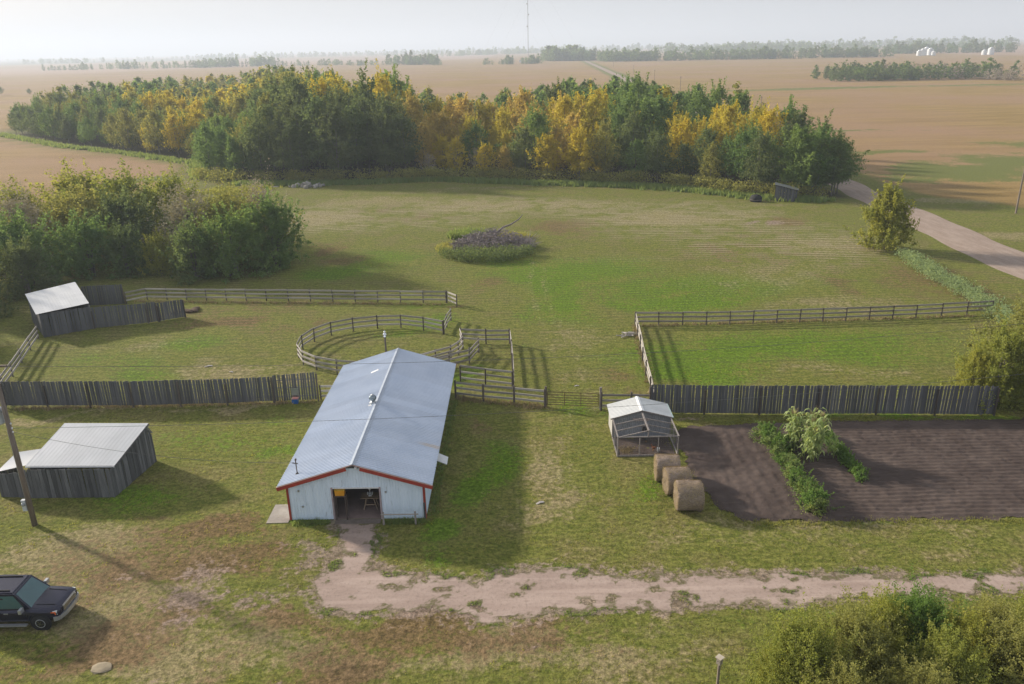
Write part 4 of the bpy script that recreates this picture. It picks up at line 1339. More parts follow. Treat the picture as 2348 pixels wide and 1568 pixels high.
MB().span((HW + .02, FY - .12, 0), (HW - .09, FY - .075, 1.15)).build('corner_board', WOODL, barn)
# turbine ventilator
inv = Matrix.Rotation(R(.85), 3, 'Z')
lv = inv @ (at(855, 924, 3.85) - BO)
m = MB()
for k in range(14):
    a = 2 * math.pi * k / 14
    pts = []
    for j in range(7):
        ph = -1.25 + j * 2.5 / 6
        rad = .27 * math.cos(ph)
        pts.append((math.cos(a + ph * .35) * rad, math.sin(a + ph * .35) * rad, .42 + .25 * math.sin(ph)))
    a2 = a + .34
    pts2 = [(p[0] * math.cos(.34) * .93 - p[1] * math.sin(.34) * .93, p[0] * math.sin(.34) * .93 + p[1] * math.cos(.34) * .93, p[2]) for p in pts]
    for j in range(6):
        m.add([pts[j], pts2[j], pts2[j + 1], pts[j + 1]], [(0, 1, 2, 3)])
tv = m.build('roof_ventilator', simple('ventilator_steel', (0.30, 0.36, 0.40), (0.16, 0.20, 0.23), 4, .4, .6), barn)
tv.location = (lv.x, lv.y, RZ_ - abs(lv.x) * slope)
MB().lathe([(.25, -.14), (.24, .10), (.16, .14), (.15, .2)], (0, 0, 0), 14).build('ventilator_collar', GALV, tv, True)
MB().lathe([(.12, .64), (.10, .69), (.01, .70)], (0, 0, 0), 12).build('ventilator_cap', GALV, tv, True)
MB().beam((-.08, -.42, -.02), (-.08, -.22, -.02), .4, .04).build('ventilator_flashing', WHITE, tv)
# stove pipe behind the rear gable, with a bright cowl
lf = inv @ (at(887, 806, 3.45) - BO)
fl = MB().tube([(lf.x, BL_ + .16, 2.6), (lf.x, BL_ + .16, 4.95)], .075, 10).build('stove_pipe', POST, barn)
MB().lathe([(.08, 4.90), (.17, 4.96), (.18, 5.14), (.12, 5.26), (.08, 5.30), (.10, 5.36), (.09, 5.42), (.02, 5.46)], (lf.x, BL_ + .16, 0), 14).build('pipe_cowl', CHROME, fl, True)
# white strip lying on the left slope
lw = inv @ (at(858, 846, 3.75) - BO)
zz = lambda x: RZ_ - abs(x) * slope
m = MB().beam((lw.x - .25, lw.y - .12, zz(lw.x - .25) + .055), (lw.x + .30, lw.y + .10, zz(lw.x + .30) + .06), .22, .02)
m.build('roof_patch', WHITE, barn)
# service mast
ls = inv @ (at(682, 1089, 2.7) - BO)
MASTP = None
sm = MB().tube([(ls.x, ls.y, zz(ls.x) - .1), (ls.x - .02, ls.y, zz(ls.x) + .95)], .035, 8).build('service_mast', POST, barn)
MB().beam((ls.x - .22, ls.y, zz(ls.x) + .78), (ls.x + .1, ls.y, zz(ls.x) + .72), .05, .05).build('mast_arm', POST, sm)
MB().lathe([(.03, 0), (.07, .03), (.06, .12), (.02, .16)], (ls.x, ls.y, zz(ls.x) + .93), 8).build('weather_head', POST, sm, True)
MB().lathe([(.12, -.06), (.1, .05), (.04, .1)], (ls.x, ls.y, zz(ls.x) + .0), 8).build('mast_boot', BLACK, sm, True)
MASTW = Matrix.Translation(BO) @ Matrix.Rotation(R(-.85), 4, 'Z') @ Vector((ls.x - .2, ls.y, zz(ls.x) + .78))
# propped flap over the side window
m = MB().beam((HW + .05, 5.1, 1.78), (HW + 1.0, 5.1, 1.32), 1.0, .05)
wf = m.build('side_window_flap', WHITE, barn)
for yy in (4.7, 5.5):
    MB().beam((HW + .04, yy, .95), (HW + .85, yy, 1.36), .03, .03).build('flap_prop', POST, wf)

# hitching rail in front of the barn
hr_ = thing('hitching_rail', 'low wooden hitching rail on two posts against the barn front', 'rail', (-7.6, 41.75, 0))
for x in (-8.05, -6.1):
    piece('post', hr_, RAILD, (x, 41.82, -.2), (x, 41.80, .88), .12, .12, 'round')
piece('rail', hr_, RAIL, (-8.2, 41.78, .72), (-5.9, 41.76, .72), .10, .09, 'round')
# slab
sl_ = MB().span((-15.35, 42.2, -.05), (-14.0, 44.3, .03)).build('concrete_pad', CONC)
tag(sl_, kind='structure')
sl_ = MB().span((-11.1, 41.95, -.05), (-8.3, 42.45, .022)).build('door_apron', simple('stained_concrete', (0.22, 0.18, 0.16), (0.14, 0.115, 0.10), 1.2, .95, bump=.2))
tag(sl_, kind='structure')

# work table and what stands round it inside the door
wt_ = thing('work_table', 'plywood topped sawhorse table just inside the barn door', 'table', (-9.12, 43.75, .02))
MB().box((0, 0, .86), (1.15, .72, .035)).build('table_top', PLY, wt_)
for sx in (-1, 1):
    MB().beam((sx * .42, -.22, 0), (sx * .22, -.20, .84), .06, .06).build('leg', PLY, wt_)
    MB().beam((sx * .42, .24, 0), (sx * .22, .20, .84), .06, .06).build('leg', PLY, wt_)
MB().beam((-.36, -.21, .34), (.36, -.21, .34), .03, .07).build('stretcher', PLY, wt_)
bd = thing('bench_grinder', 'small pale machine standing on the work table', 'tool', (-9.12, 43.72, .895))
MB().box((0, 0, .03), (.20, .16, .06)).build('base', WHITE, bd)
MB().lathe([(.06, -.1), (.085, -.09), (.085, .09), (.06, .1)], (0, 0, .17), 12, 'X').build('motor', GALV, bd, True)
for sx in (-1, 1):
    MB().lathe([(.03, -.02), (.10, -.02), (.10, .02), (.03, .02)], (sx * .15, 0, .17), 14, 'X').build('wheel', WHITE, bd)
MB().tube([(0, 0, .24), (0, .02, .42)], .02, 6).build('arm', WHITE, bd)
MB().lathe([(.03, .40), (.08, .43), (.07, .50), (.02, .52)], (0, .02, 0), 10).build('lamp_head', WHITE, bd, True)
yb = thing('storage_tote', 'yellow storage tote on a shelf inside the barn door', 'tote', (*at(780, 1133, 1.72).xy, 1.72))
MB().box((0, 0, .18), (.55, .4, .36), 0, 1.06).build('tub', YELLOW, yb)
MB().box((0, 0, .385), (.62, .46, .05)).build('lid', simple('amber_lid', (0.5, 0.3, 0.03), (0.42, 0.24, 0.02), 2, .5), yb)
sh = thing('wall_shelf', 'dark shelf inside the barn door under the yellow tote', 'shelf', (*at(780, 1133, 1.72).xy, 0.02))
MB().box((0, 0, 1.67), (.75, .5, .05)).build('shelf_board', DARKIN, sh)
for sx in (-.32, .32):
    for sy in (-.2, .2):
        MB().span((sx - .03, sy - .03, 0), (sx + .03, sy + .03, 1.645)).build('leg', DARKIN, sh)


# ================================================================== plank sheds
def plank_run(parent, a, b, h0, h1, w, mat_, rr, zbot=0.0, thick=.028, gap=.012, name='board', lean=.0, hole=None, jag=.06, outward=None):
    """vertical boards side by side from a to b (world xy), tops running from h0 to h1"""
    a, b = Vector((a[0], a[1], 0)), Vector((b[0], b[1], 0))
    L = (b - a).length
    d = (b - a).normalized()
    nrm = Vector((-d.y, d.x, 0))
    u = 0.0
    i = 0
    while u < L - .03:
        ww = min(w * rr.uniform(.8, 1.2), L - u)
        g = gap if not callable(gap) else gap(u / L, rr)
        mid = u + ww / 2
        t = mid / L
        h = (h0 + (h1 - h0) * t) if not callable(h0) else h0(t)
        h += rr.uniform(-jag, jag * .6)
        if not (hole and hole[0] < mid < hole[1]):
            p = a + d * mid + nrm * (.012 * (i % 2) + rr.uniform(-.004, .004))
            le = d * rr.gauss(0, lean) * h
            piece(name, parent, mat_, (p.x, p.y, zbot + rr.uniform(-.02, .03)), (p.x + le.x, p.y + le.y, h), max(.05, ww - g), thick, 'b%d' % rr.randrange(5), side=d)
        u += ww
        i += 1


rr = random.Random(21)
A0, A1, A2, A3 = (-31.9, 45.75), (-26.25, 45.65), (-25.5, 50.5), (-31.3, 50.9)
shA = thing('plank_shed', 'grey plank shed with broad white metal roof beside the utility pole', 'shed', (-29, 48, 0))
plank_run(shA, A0, A1, 2.1, 2.1, .26, WOODL, rr, lean=.008, jag=.02)
plank_run(shA, A1, A2, lambda t: 1.95 + 1.28 * t / .86 if t < .86 else 3.2 - (t - .86) / .14 * 1.0, 0, .24, WOODL, rr, lean=.012, jag=.02)
plank_run(shA, A3, A2, 2.1, 2.1, .3, WOODL, rr)
plank_run(shA, A0, A3, lambda t: 1.75 + 1.2 * min(t / .86, 1) - (0 if t < .86 else .8), 0, .3, WOODL, rr, jag=.02)


def quad_roof(parent, name, mat_, P, n=6, ribs=3, over=.0, depth=.009):
    """sheets over a (near) plane given by its corners: ridge start, ridge end, eave end, eave start (world)"""
    P = [Vector(p) for p in P]
    for i in range(n):
        a, b = i / n, (i + 1) / n
        m = MB()
        for k in range(ribs):
            ts = [a + (b - a) * (k + f) / ribs for f in (0, .14, .24, 1.0)]
            zs_ = [depth, depth, 0, 0 if k < ribs - 1 else 0]
            for j in range(3):
                q = []
                for tt, dz in ((ts[j], zs_[j]), (ts[j + 1], zs_[j + 1])):
                    q.append((P[0].lerp(P[1], tt) + Vector((0, 0, dz)), P[3].lerp(P[2], tt) + Vector((0, 0, dz))))
                m.add([q[0][0], q[1][0], q[1][1], q[0][1]], [(3, 2, 1, 0)])
            q0, q1 = P[0].lerp(P[1], ts[3]), P[3].lerp(P[2], ts[3])
            if k < ribs - 1:
                m.add([q0, q0 + Vector((0, 0, depth)), q1 + Vector((0, 0, depth)), q1], [(3, 2, 1, 0)])
        m.build(name, mat_, parent, False, True)


RA = (at(386, 1057, 2.1), at(341 / 1.0, 970, 3.5), at(148, 970.5, 3.5), at(57, 1068, 2.1))
EA = [at(262, 1067.5, 2.12), at(58, 1068.5, 2.12)]
PA = [at(340, 970, 3.42), at(148, 970, 3.42)]
quad_roof(shA, 'roof_panel', ROOF_SHED, (PA[1], PA[0], EA[0], EA[1]), 7, 3)
quad_roof(shA, 'rear_roof_panel', ROOF_SHED, (PA[1] + Vector((.15, 0, -.02)), PA[0] + Vector((-.25, 0, -.02)), PA[0] + Vector((-.25, .9, -1.2)), PA[1] + Vector((.15, .9, -1.2))), 7, 3)
MB().beam(EA[0] + Vector((0, -.02, -.06)), EA[1] + Vector((0, -.02, -.06)), .04, .09).build('eave_board', WHITE, shA, False, True)
MB().beam(EA[0] + Vector((.02, 0, -.07)), PA[0] + Vector((.02, 0, -.07)), .04, .10).build('rake_board', WOODL, shA, False, True)
# lean-to
LN = [at(88, 1030, 2.15), at(58, 1066, 1.98), at(-8, 1082, 1.78), at(38, 1037, 2.15)]
quad_roof(shA, 'leanto_roof_panel', ROOF_SHED, (LN[3], LN[0] + Vector((.2, .1, 0)), LN[1] + Vector((.15, 0, 0)), LN[2]), 4, 3)
plank_run(shA, (-33.9, 46.0), (-31.92, 45.8), 1.68, 1.9, .26, WOOD, rr)
plank_run(shA, (-33.9, 46.0), (-33.6, 48.2), 1.68, 2.1, .26, WOOD, rr)

# the leaning shed at the far left, with its plank wing fences
rr = random.Random(22)
shB = thing('leaning_shed', 'low grey plank shed with pale tilted metal roof below the left bushes', 'shed', (-48, 81, 0))
RB = [at(*p) for p in ((82, 721, 2.55), (204, 695, 2.55), (172, 646, 3.15), (57, 674, 3.15))]
quad_roof(shB, 'roof_panel', ROOF_SHED, (RB[3], RB[2], RB[1], RB[0]), 6, 3)
plank_run(shB, (-48.3, 77.6), (-44.3, 80.2), 2.45, 2.45, .26, WOOD, rr, lean=.01)
plank_run(shB, (-44.4, 80.3), (RB[2].x + .2, RB[2].y - .2), 2.45, 3.0, .3, WOOD, rr)
plank_run(shB, (-48.3, 77.7), (RB[3].x + .3, RB[3].y - .2), 2.45, 3.0, .3, WOOD, rr)
plank_run(shB, (RB[3].x + .3, RB[3].y - .2), (RB[2].x + .2, RB[2].y - .2), 3.0, 3.0, .3, WOOD, rr)


# ================================================================== fences
def plank_fence(label, pts, h, w, rr, mat_=WOOD, gap=.02, post_every=3.6, zb=.12, lean=.014, rails=(.45, 1.5), jag=.035, gp=None, thick=.026, post_side=-1):
    f = thing('plank_fence', label, 'fence', (pts[0][0], pts[0][1], 0), 0, gp)
    for a, b in zip(pts[:-1], pts[1:]):
        plank_run(f, a, b, h if not callable(h) else h, h, w, mat_, rr, zb, thick, gap, 'board', lean, None, jag)
        A, B = Vector((*a, 0)), Vector((*b, 0))
        d = (B - A).normalized()
        nrm = Vector((d.y, -d.x, 0)) * post_side * -1
        L = (B - A).length
        for z in rails:
            piece('stringer', f, WOOD, (A.x - nrm.x * .06, A.y - nrm.y * .06, z), (B.x - nrm.x * .06, B.y - nrm.y * .06, z + rr.uniform(-.04, .04)), .09, .05)
        n = max(1, round(L / post_every))
        for i in range(n + 1):
            q = A + d * (L * i / n) + nrm * .1
            piece('post', f, POST, (q.x, q.y, -.2), (q.x + rr.gauss(0, .02), q.y, (h(i / n) if callable(h) else h) * rr.uniform(.8, .98)), .15, .15, 'round')
    return f


rr = random.Random(23)
gappy = lambda t, r_: r_.choice((.004, .005, .006, .01)) if t < .6 else r_.choice((.01, .02, .03, .05))
plank_fence('long grey plank fence left of the barn', [(-42.0, 60.35), (-31.2, 59.85), (-23.5, 59.95), (-19.75, 60.2)], 2.3, .2, rr, gap=gappy, rails=(.5, 1.25, 1.9), zb=.16)
plank_fence('short gappy plank fence panel with blue bin, next to the barn', [(-19.7, 60.15), (-16.15, 60.45)], lambda t: 2.42 + .12 * t, .2, rr, gap=lambda t, r_: r_.choice((.03, .06, .085)), rails=(.5, 1.3, 1.95), post_every=3.5)
plank_fence('long grey plank fence behind the garden, green showing between boards', [(10.7, 56.7), (19.1, 56.1), (28, 55.7), (36.8, 55.1)], 2.42, .235, rr, gap=lambda t, r_: r_.choice((.005, .008, .015, .028, .04)), rails=(.25, 1.28, 2.1), zb=.06, lean=.012)
plank_fence('plank wing fence running right from the leaning shed', [(-44.3, 80.25), (-39.2, 81.7), (-38.3, 82.1)], lambda t: 2.3 - .1 * t, .24, rr, rails=(.5, 1.6), zb=.03, lean=.012)
plank_fence('last short plank fence panel at the end of the wing', [(-38.2, 82.2), (-35.9, 83.5)], 2.05, .24, rr, rails=(.5, 1.5), zb=.03, lean=.015)
plank_fence('short plank fence behind the leaning shed', [(-49.4, 88.4), (-44.95, 88.9)], 2.35, .25, rr, rails=(.5, 1.6), zb=.03, lean=.012)


def rail_fence(label, pts, h=1.42, zs=(.42, .88, 1.34), mat_=RAIL, pmat=POST, gp=None, every=None, rr=random.Random(3), rh=.17, name='rail_fence', post_r=.13, side=0, skip=()):
    """posts at pts (world xy), rails between neighbours; every = subdivide to this spacing"""
    if every:
        q = [pts[0]]
        for a, b in zip(pts[:-1], pts[1:]):
            L = math.dist(a, b)
            n = max(1, round(L / every))
            q += [(a[0] + (b[0] - a[0]) * i / n, a[1] + (b[1] - a[1]) * i / n) for i in range(1, n + 1)]
        pts = q
    f = thing(name, label, 'fence', (pts[0][0], pts[0][1], 0), 0, gp)
    for (x, y) in pts:
        piece('post', f, pmat, (x, y, -.25), (x + rr.gauss(0, .02), y + rr.gauss(0, .02), h + rr.uniform(0, .1)), post_r, post_r, 'round')
    for i, (a, b) in enumerate(zip(pts[:-1], pts[1:])):
        A, B = Vector((*a, 0)), Vector((*b, 0))
        n = Vector((-(B - A).y, (B - A).x, 0)).normalized() * side
        for z in zs:
            if (i, z) in skip: continue
            piece('rail', f, mat_, A + n + Vector((0, 0, z + rr.uniform(-.03, .03))), B + n + Vector((0, 0, z + rr.uniform(-.03, .03))), .05, rh)
    return f


rail_fence('long three rail fence between left paddock and meadow', [(-44.8, 88.9), (-43.0, 90.4), (-28.5, 88.9), (-7.4, 86.75)], every=2.65, side=-.07)
rail_fence('short return of rails at the end of the long rail fence', [(-7.3, 86.6), (-6.1, 85.0)], side=.07)
rail_fence('single rail panel joining the round pen to the gateway', [(-6.45, 80.4), (-6.75, 78.3), (-6.89, 76.3)], side=.06)
rail_fence('round pen of three rails behind the barn', [(-6.95, 76.1), (-9.09, 77.47), (-11.51, 78.35), (-13.94, 78.3), (-16.35, 77.64), (-18.39, 76.48), (-19.7, 74.7), (-20.35, 72.6), (-20.22, 70.4), (-19.32, 68.54), (-17.8, 67.15), (-15.71, 66.05), (-13.2, 65.45), (-10.6, 65.6), (-8.6, 66.7), (-7.0, 68.0), (-5.7, 69.0), (-5.05, 70.2), (-4.75, 71.7)], side=-.07, mat_=RAIL)
rail_fence('curved outer rails right of the round pen', [(-9.2, 64.9), (-7.29, 66.0), (-5.72, 66.95), (-3.95, 68.0), (-3.18, 70.7)], side=-.07, mat_=RAILD, h=1.5)
rail_fence('small square rail pen right of the round pen', [(-4.75, 71.9), (-5.05, 73.7), (-2.54, 73.1), (-.23, 73.0), (-.1, 70), (.0, 66.3), (.05, 62.6)], side=.06, h=1.5)
rail_fence('two rail panels slanting behind the barn corner', [(-4.55, 63.9), (-2.36, 63.1), (-.05, 62.3)], side=.06, zs=(.3, .85, 1.4))
rail_fence('three rail fence from the barn to the pipe gate', [(-4.75, 60.4), (-2.43, 59.6), (.08, 59.0), (2.54, 58.25)], side=.07, mat_=RAIL, h=1.5, post_r=.16)
rail_fence('rail panel between the pipe gate and the coop', [(6.95, 57.35), (9.3, 57.2), (10.8, 57.0)], side=.07, h=1.6, mat_=RAILD, post_r=.16)
rail_fence('two short rails between plank fence and barn', [(-15.95, 60.5), (-14.3, 60.6)], side=.05, h=1.3, zs=(.35, .8, 1.2))
rail_fence('sloping pale rail fence at the left edge', [(-48.7, 77.3), (-47.6, 73.9), (-46.5, 70.5), (-45.4, 67.1), (-44.5, 64.2), (-43.2, 60.6)], side=.08, rh=.2)
rail_fence('long rail fence along the far side of the right paddock', [(12.74, 77.7), (20, 77.3), (27.3, 77.5), (34.5, 77.7), (42, 78.2), (50.4, 79.1)], every=2.45, side=.07, mat_=RAILD, pmat=POST)
rail_fence('pale rail fence along the left side of the right paddock', [(12.7, 77.5), (12.45, 74.2), (12.2, 70.9), (11.9, 67.6), (11.65, 64.3), (11.4, 60.6), (11.1, 57.4)], side=.07, mat_=simple('whitish_rail', (0.48, 0.44, 0.39), (0.36, 0.33, 0.29), 3, .85, 0, (3, 3, .5), rand=.2))
# pipe gate
pg_ = thing('pipe_gate', 'rusty steel pipe gate hung between two posts', 'gate', (2.75, 58.2, 0))
ga, gb = Vector((2.75, 58.22, 0)), Vector((6.75, 57.65, 0))
for z in (.25, .45, .66, .88, 1.1, 1.34):
    piece('gate_rail', pg_, RUST, ga + Vector((0, 0, z)), gb + Vector((0, 0, z)), .05, .05, 'round')
for t in (0, .34, .66, 1):
    q = ga.lerp(gb, t)
    piece('gate_upright', pg_, RUST, q + Vector((0, 0, .22)), q + Vector((0, 0, 1.37)), .055, .055, 'round')
gp_ = thing('gate_post', 'stout wooden post at the right end of the pipe gate', 'post', (6.95, 57.6, 0))
piece('post', gp_, RAILD, (6.93, 57.62, -.3), (6.93, 57.62, 1.9), .2, .2, 'round')
gp_ = thing('gate_post', 'dark wooden post at the left end of the pipe gate', 'post', (2.6, 58.3, 0))
piece('post', gp_, POST, (2.62, 58.32, -.3), (2.62, 58.32, 1.75), .18, .18, 'round')

# blue bin against the short panel
bb = thing('feed_bin', 'blue plastic bin with red lid against the short plank panel', 'bin', (-17.95, 60.0, 0))
MB().box((0, 0, .2), (.46, .36, .4), 0, 1.08).build('tub', BLUE, bb)
MB().box((0, .02, .44), (.52, .4, .05)).build('lid', simple('faded_red_lid', (0.55, 0.2, 0.18), (0.6, 0.4, 0.38), 3, .5), bb)
bs = tag(MB().box((-17.95, 60.18, .95), (.62, .04, .62)).build('galvanised_sheet', GALV), 'square grey metal sheet fixed on the planks above the blue bin', 'sheet')


# ================================================================== chicken coop with its run
CX, CY = 9.38, 49.75
coop = thing('chicken_coop', 'small grey gabled coop with pale metal roof and open timber run', 'coop', (CX, CY, 0))
hw, y0, y1, we, wr = 2.12, 3.0, 5.2, 1.55, 2.12
ge = lambda u: wr - abs(u) * (wr - we) / hw
ribbed_wall('front_wall', coop, COOPW, (0, y0, 0), (1, 0, 0), (0, -1, 0), -hw, hw, ge, [(.10, .52, .35, .85)], .3, .012)
ribbed_wall('rear_wall', coop, COOPW, (0, y1, 0), (1, 0, 0), (0, 1, 0), -hw, hw, ge, (), .3, .012)
ribbed_wall('side_wall', coop, COOPL, (-hw, 0, 0), (0, 1, 0), (-1, 0, 0), y0, y1, lambda u: we, (), .3, .012)
ribbed_wall('side_wall', coop, COOPL, (hw, 0, 0), (0, 1, 0), (1, 0, 0), y0, y1, lambda u: we, (), .3, .012)
MB().span((-hw + .02, y0 + .03, .0), (hw - .02, y1 - .03, .05)).build('coop_floor', DARKIN, coop)
rs = math.hypot(hw + .16, (hw + .16) * (wr - we) / hw)
for s in (-1, 1):
    roof_panels(coop, ROOF_COOP, (0, y0 - .14, wr + .05), (0, 1, 0), (s * hw, 0, we - wr), y1 - y0 + .28, rs, .62, 3, .025)
    MB().beam((s * .0, y0 - .15, wr + .04), (s * (hw + .16), y0 - .15, wr + .04 - (hw + .16) * (wr - we) / hw), .03, .09).build('rake_board', FRAME, coop)
MB().add([(-.16, y0 - .16, wr + .05), (0, y0 - .16, wr + .105), (.16, y0 - .16, wr + .05), (-.16, y1 + .16, wr + .05), (0, y1 + .16, wr + .105), (.16, y1 + .16, wr + .05)], [(0, 1, 4, 3), (1, 2, 5, 4)]).build('ridge_cap', WHITE, coop)
MB().beam((hw + .19, y0 - .1, we - .0), (hw + .19, y1 + .1, we - .0), .06, .05).build('gutter', simple('teal_gutter', (0.32, 0.42, 0.40), (0.25, 0.34, 0.33), 2, .5), coop)
for a, b in (((.04, y0 - .03, .3), (.10, y0 - .015, .9)), ((.52, y0 - .03, .3), (.58, y0 - .015, .9)), ((.04, y0 - .03, .85), (.58, y0 - .012, .91))):
    MB().span(a, b).build('hatch_frame', FRAME, coop)
MB().span((-.62, y0 - .04, 1.30), (.55, y0 - .016, 1.52)).build('pink_board', simple('pinkish_board', (0.46, 0.38, 0.36), (0.34, 0.26, 0.25), 5, .8, world_space=True), coop)
# run
re_, rr_ = 1.5, 2.0
gr = lambda u: rr_ - abs(u) * (rr_ - re_) / hw
for x in (-hw, hw):
    for y in (0.0, 1.5, 2.9):
        MB().span((x - .04, y - .04, -.1), (x + .04, y + .04, re_)).build('run_post', FRAME, coop)
    MB().beam((x, -.05, re_ + .03), (x, 2.98, re_ + .03), .09, .07).build('run_top_rail', FRAME, coop)
    MB().beam((x, 0.05, .05), (x, 2.95, .05), .07, .12).build('run_sill', FRAME, coop)
for x in (-.58, .74):
    MB().span((x - .03, -.03, .0), (x + .03, .03, re_ + .0)).build('run_post', FRAME, coop)
MB().span((.0 - .035, -.035, re_ + .06), (.035, .035, rr_ - .02)).build('king_post', FRAME, coop)
MB().beam((-hw, 0, .06), (hw, 0, .06), .07, .12).build('run_sill', FRAME, coop)
MB().beam((-hw + .05, 0, re_ + .02), (hw - .05, 0, re_ + .02), .06, .08).build('run_top_rail', FRAME, coop)
MB().beam((0, -.06, rr_ + .03), (0, 2.84, rr_ + .03), .11, .07).build('ridge_beam', FRAME, coop)
for y in (0.02, 1.0, 2.0):
    for s in (-1, 1):
        MB().beam((s * .05, y, rr_ - .03), (s * (hw - .02), y, re_ + .0), .05, .07).build('rafter', FRAME, coop)
# wire netting on roof and sides
m = MB()
for k in range(1, 28):
    x = -hw + k * 2 * hw / 28
    m.beam((x, 0, gr(x) + .07), (x, 2.85, gr(x) + .07), .005, .005)
    m.beam((x, -.045, .05), (x, -.045, re_), .005, .005)
for k in range(1, 19):
    y = k * .15
    for s in (-1, 1):
        m.beam((0, y, rr_ + .07), (s * hw, y, re_ + .07), .005, .005)
        m.beam((s * (hw + .045), y, .05), (s * (hw + .045), y, re_), .005, .005)
for k in range(1, 10):
    z = k * .15
    m.beam((-hw, -.046, z), (hw, -.046, z), .005, .005)
    for s in (-1, 1):
        m.beam((s * (hw + .046), 0, z), (s * (hw + .046), 2.9, z), .005, .005)
m.build('wire_netting', WIREM, coop)['kind'] = 'stuff'
tag(sheet('run_soil', CX - hw + .02, CX + hw - .02, CY + .02, CY + 2.98, .12, lambda x, y: np.full(np.shape(x), .5) + 0 * x, SOIL, lambda x, y: .02 + .03 * fbm(x, y, 2, 3, 71)), kind='structure')
weeds('run_straw', 'loose straw heap in the front left of the coop run', L_STRAW, np.stack([np.random.default_rng(1).normal(CX - 1.3, .34, 260), np.random.default_rng(2).normal(CY + .85, .3, 260)], 1), .16, 4, .02, 71, .1, 'straw', True)


def hen(loc, rz, mat_, comb, label):
    h = thing('hen', label, 'hen', loc, rz)
    secs = [(-.20, .29, .012, .03), (-.15, .27, .05, .07), (-.08, .23, .10, .10), (0, .21, .115, .11), (.08, .22, .10, .10), (.13, .27, .062, .065), (.155, .33, .042, .045), (.17, .375, .042, .042), (.195, .39, .034, .034), (.225, .385, .012, .012)]
    m = MB()
    n = 10
    vs, fs = [], []
    for (x, z, ry, rz_) in secs:
        for k in range(n):
            t = 2 * math.pi * k / n
            vs.append((x, ry * math.cos(t), z + rz_ * math.sin(t)))
    for i in range(len(secs) - 1):
        for k in range(n):
            fs.append((i * n + k, i * n + (k + 1) % n, (i + 1) * n + (k + 1) % n, (i + 1) * n + k))
    fs += [tuple(range(n))[::-1], tuple((len(secs) - 1) * n + k for k in range(n))]
    m.add(vs, fs).build('body', mat_, h, True)
    MB().add([(-.14, -.03, .27), (-.14, .03, .27), (-.30, .0, .42), (-.26, 0, .30)], [(0, 1, 2), (0, 2, 3), (1, 3, 2), (0, 3, 1)]).build('tail', mat_, h)
    MB().add([(.17, 0, .41), (.21, 0, .415), (.20, .008, .45), (.165, -.008, .455)], [(0, 1, 2, 3)]).build('comb', comb, h)
    for s in (-1, 1):
        MB().tube([(.0, s * .04, .12), (.01, s * .045, .02), (.06, s * .05, .004)], [.012, .009, .006], 5).build('leg', YELLOW, h)
    return h


hen((CX + .55, CY + .75, .05), 2.4, simple('brown_feathers', (0.20, 0.075, 0.03), (0.12, 0.045, 0.02), 8, .8), RED, 'brown hen in the middle of the coop run')
hen((CX + .2, CY + 2.05, .05), .5, simple('black_feathers', (0.03, 0.028, 0.028), (0.05, 0.045, 0.04), 8, .6), RED, 'black hen below the coop hatch')
fd = thing('feeder_bucket', 'small white bucket lying beside the brown hen', 'bucket', (CX + .85, CY + .62, .05))
MB().lathe([(.08, 0), (.11, .22), (.115, .24), (.10, .24)], (0, 0, 0), 12).build('pail', WHITE, fd)
MB().tube([(-.11, 0, .23), (-.06, 0, .32), (.06, 0, .32), (.11, 0, .23)], .008, 5).build('handle', GALV, fd)


# ================================================================== round hay bales
def hay_mat():
    t = NT('hay')
    v = t.objco()
    n1 = t.noise(t.vscale(v, (2.2, 7, 7)), 3.0, 6, .75)
    n2 = t.noise(v, 2.0, 4, .6)
    nl = t.noise(t.vscale(v, (26, 3, 3)), 1.0, 3, .6)
    c = t.mix(t.ramp(n1, .3, .7), (0.145, 0.108, 0.084), (0.37, 0.295, 0.24))
    c = t.mix(t.math('MULTIPLY', t.ramp(n2, .45, .7), .5), c, (0.25, 0.195, 0.165))
    c = t.mix(t.math('MULTIPLY', t.ramp(nl, .55, .7), .4), c, (0.36, 0.30, 0.24))
    return t.finish(c, .95, 0, n1, .8, .05, spec=.05)


HAY = hay_mat()


